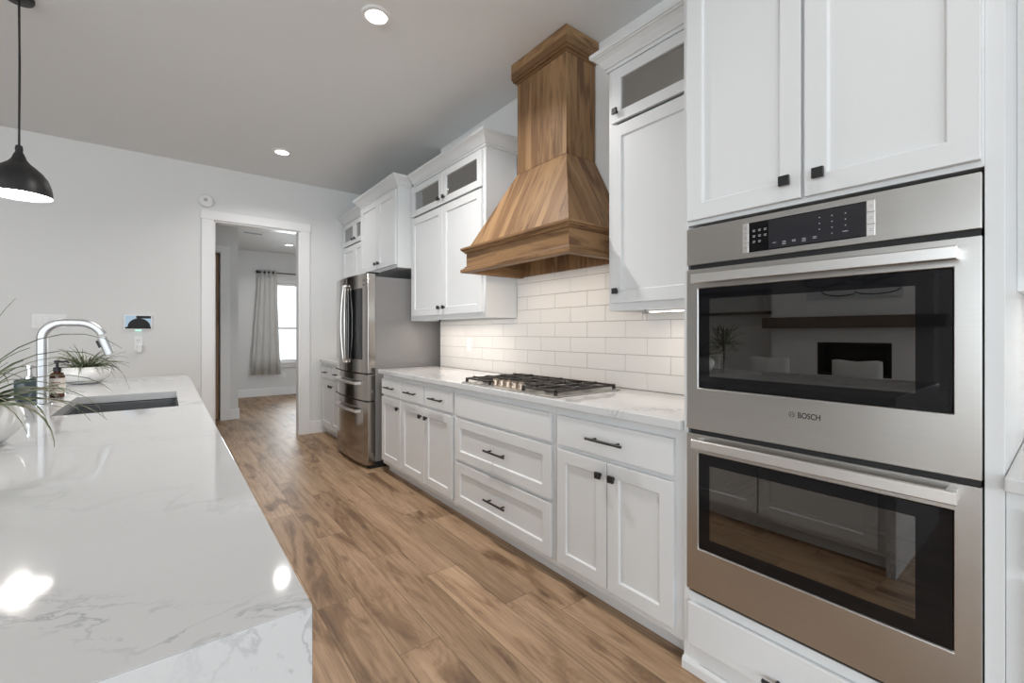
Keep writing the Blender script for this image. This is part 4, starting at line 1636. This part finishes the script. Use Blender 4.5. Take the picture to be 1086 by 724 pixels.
# ------------------------------------------------------------------ living room behind the camera (mirrored in the oven glass)
g = G()
g.box(XL + 0.001, XL + 0.30, 1.36, 1.86, 0, ZC - 0.001)
g.box(XL + 0.001, XL + 0.30, 2.90, 3.66, 0, ZC - 0.001)
g.box(XL + 0.001, XL + 0.30, 1.86, 2.90, 0, 0.50)
g.box(XL + 0.001, XL + 0.30, 1.86, 2.90, 1.08, ZC - 0.001)
struct('wall_chimney_breast', g, M['stone'])
r = thing('fireplace', 'black linear fireplace mirrored in the upper oven glass', 'fireplace', (XL + 0.2, 2.38, 0.5))
g = G()
g.box(XL + 0.01, XL + 0.03, 1.863, 2.897, 0.503, 1.077)
g.box(XL + 0.03, XL + 0.305, 1.863, 1.90, 0.503, 1.077)
g.box(XL + 0.03, XL + 0.305, 2.86, 2.897, 0.503, 1.077)
g.box(XL + 0.03, XL + 0.305, 1.90, 2.86, 1.04, 1.077)
g.box(XL + 0.03, XL + 0.305, 1.90, 2.86, 0.503, 0.53)
part('firebox', g, M['firebox'], r, bevel=0.002)
for k in range(3):
    g = G().tube([(XL + 0.12 + 0.03 * k, 2.08 + 0.05 * k, 0.56 + 0.03 * (k == 1)), (XL + 0.16 - 0.02 * k, 2.70 - 0.04 * k, 0.57 + 0.03 * (k == 1))], 0.03, 8)
    part('log', g, M['mantel'], r)
g = G().box(XL + 0.301, XL + 0.50, 1.20, 3.76, 1.33, 1.53)
single('mantel_beam', g, M['mantel'], 'dark wooden mantel beam above the fireplace, mirrored in the oven glass', 'mantel', (XL + 0.4, 2.5, 1.33), bevel=0.01)
r = thing('wall_painting', 'pale abstract painting with dark swirls over the mantel, mirrored in the oven glass', 'painting', (XL + 0.31, 2.38, 1.95))
g = G().box(XL + 0.301, XL + 0.335, 1.72, 3.06, 1.83, 2.63)
part('canvas', g, M['canvas'], r)
g = G()
rd = random.Random(3)
for k in range(7):
    cyy, czz, ra, rb = rd.uniform(2.0, 2.8), rd.uniform(1.96, 2.36), rd.uniform(0.1, 0.35), rd.uniform(0.06, 0.14)
    g.tube([(XL + 0.337, cyy + ra * math.cos(t * 0.45 + k), czz + rb * math.sin(t * 0.45 + k)) for t in range(12)], 0.008 + 0.008 * rd.random(), 6)
part('brush_strokes', g, M['logo'], r)
# sofa with its back to the kitchen
r = thing('sofa', 'grey sofa with its back to the kitchen, mirrored in the upper oven glass', 'sofa', (-3.4, 2.3, 0))
SXb = -3.0
g = G()
g.box(SXb - 0.95, SXb, 0.9, 4.1, 0.08, 0.40)
part('seat_base', g, M['sofa'], r, bevel=0.03)
g = G().box(SXb - 0.22, SXb, 0.9, 4.1, 0.40, 0.70)
part('backrest', g, M['sofa'], r, bevel=0.06, segs=4)
for a in (0.9, 3.88):
    g = G().box(SXb - 0.95, SXb - 0.22, a, a + 0.22, 0.40, 0.60)
    part('armrest', g, M['sofa'], r, bevel=0.05, segs=4)
for k in range(3):
    a = 1.14 + k * 0.91
    g = G().box(SXb - 0.93, SXb - 0.23, a, a + 0.90, 0.405, 0.52)
    part('seat_cushion', g, M['sofa'], r, bevel=0.04, segs=4)
for sx in (-0.9, -0.06):
    for yy in (0.98, 4.02):
        g = G().lathe([(0.025, 0), (0.03, 0.079)], SXb + sx, yy, 0, 12)
        part('leg', g, M['mantel'], r)
for k, (yy, nm) in enumerate(((1.6, 'first'), (2.55, 'second'), (3.45, 'third'))):
    g = G()
    c = Vector((SXb - 0.32, yy, 0.735))
    rings = []
    for i in range(9):
        t = (i - 4) / 4
        th = 0.07 * math.sqrt(max(0.02, 1 - t * t))
        rings.append([(c.x + th * math.cos(q) * 0.9, c.y + t * 0.24, c.z + 0.20 * (0.85 + 0.15 * abs(t)) * math.sin(q) * (0.9 if abs(t) == 1 else 1)) for q in [2 * math.pi * j / 20 for j in range(20)]])
    g.loft(rings)
    lab = ['pale throw pillow at the right end of the mirrored sofa', 'pale throw pillow in the middle of the mirrored sofa', 'pale throw pillow at the plant end of the mirrored sofa'][k]
    single('throw_pillow', g, M['curtain'], lab, 'pillow', (c.x, c.y, 0.52), 'throw pillows on the sofa', smooth=True)
# wooden shelves and a tall plant in the recess left of the breast
for k, zz in enumerate((1.62, 2.05)):
    g = G().box(XL + 0.001, XL + 0.26, 3.75, 5.2, zz, zz + 0.05)
    single('wall_shelf', g, M['mantel'], ['lower', 'upper'][k] + ' wooden shelf beside the fireplace, mirrored in the oven glass', 'shelf', (XL + 0.13, 4.5, zz), 'shelves beside the fireplace', bevel=0.004)
r = thing('potted_tree', 'leafy potted tree beside the fireplace, mirrored in the oven glass', 'plant', (-5.7, 4.35, 0))
g = G().lathe([(0.15, 0.001), (0.19, 0.33), (0.20, 0.36), (0.18, 0.36), (0.17, 0.31)], -5.7, 4.35, 0, 28)
part('pot', g, M['ceramic'], r, smooth=False)
g = G().tube([(-5.7, 4.35, 0.30), (-5.68, 4.33, 0.8), (-5.72, 4.37, 1.25)], 0.018, 8)
part('trunk', g, M['mantel'], r)
g = G()
rd = random.Random(8)
for i in range(150):
    az, el = rd.uniform(0, 6.28), rd.uniform(-0.3, 1.3)
    h = rd.uniform(0.9, 1.3)
    rad = rd.uniform(0.0, 0.22)
    leaf(g, (-5.7 + rad * math.cos(az), 4.35 + rad * math.sin(az), h), az, el, rd.uniform(0.12, 0.24), 0.014, rd.uniform(0.5, 1.5), rd.uniform(-0.4, 0.4))
part('foliage', g, M['leaf'], r)
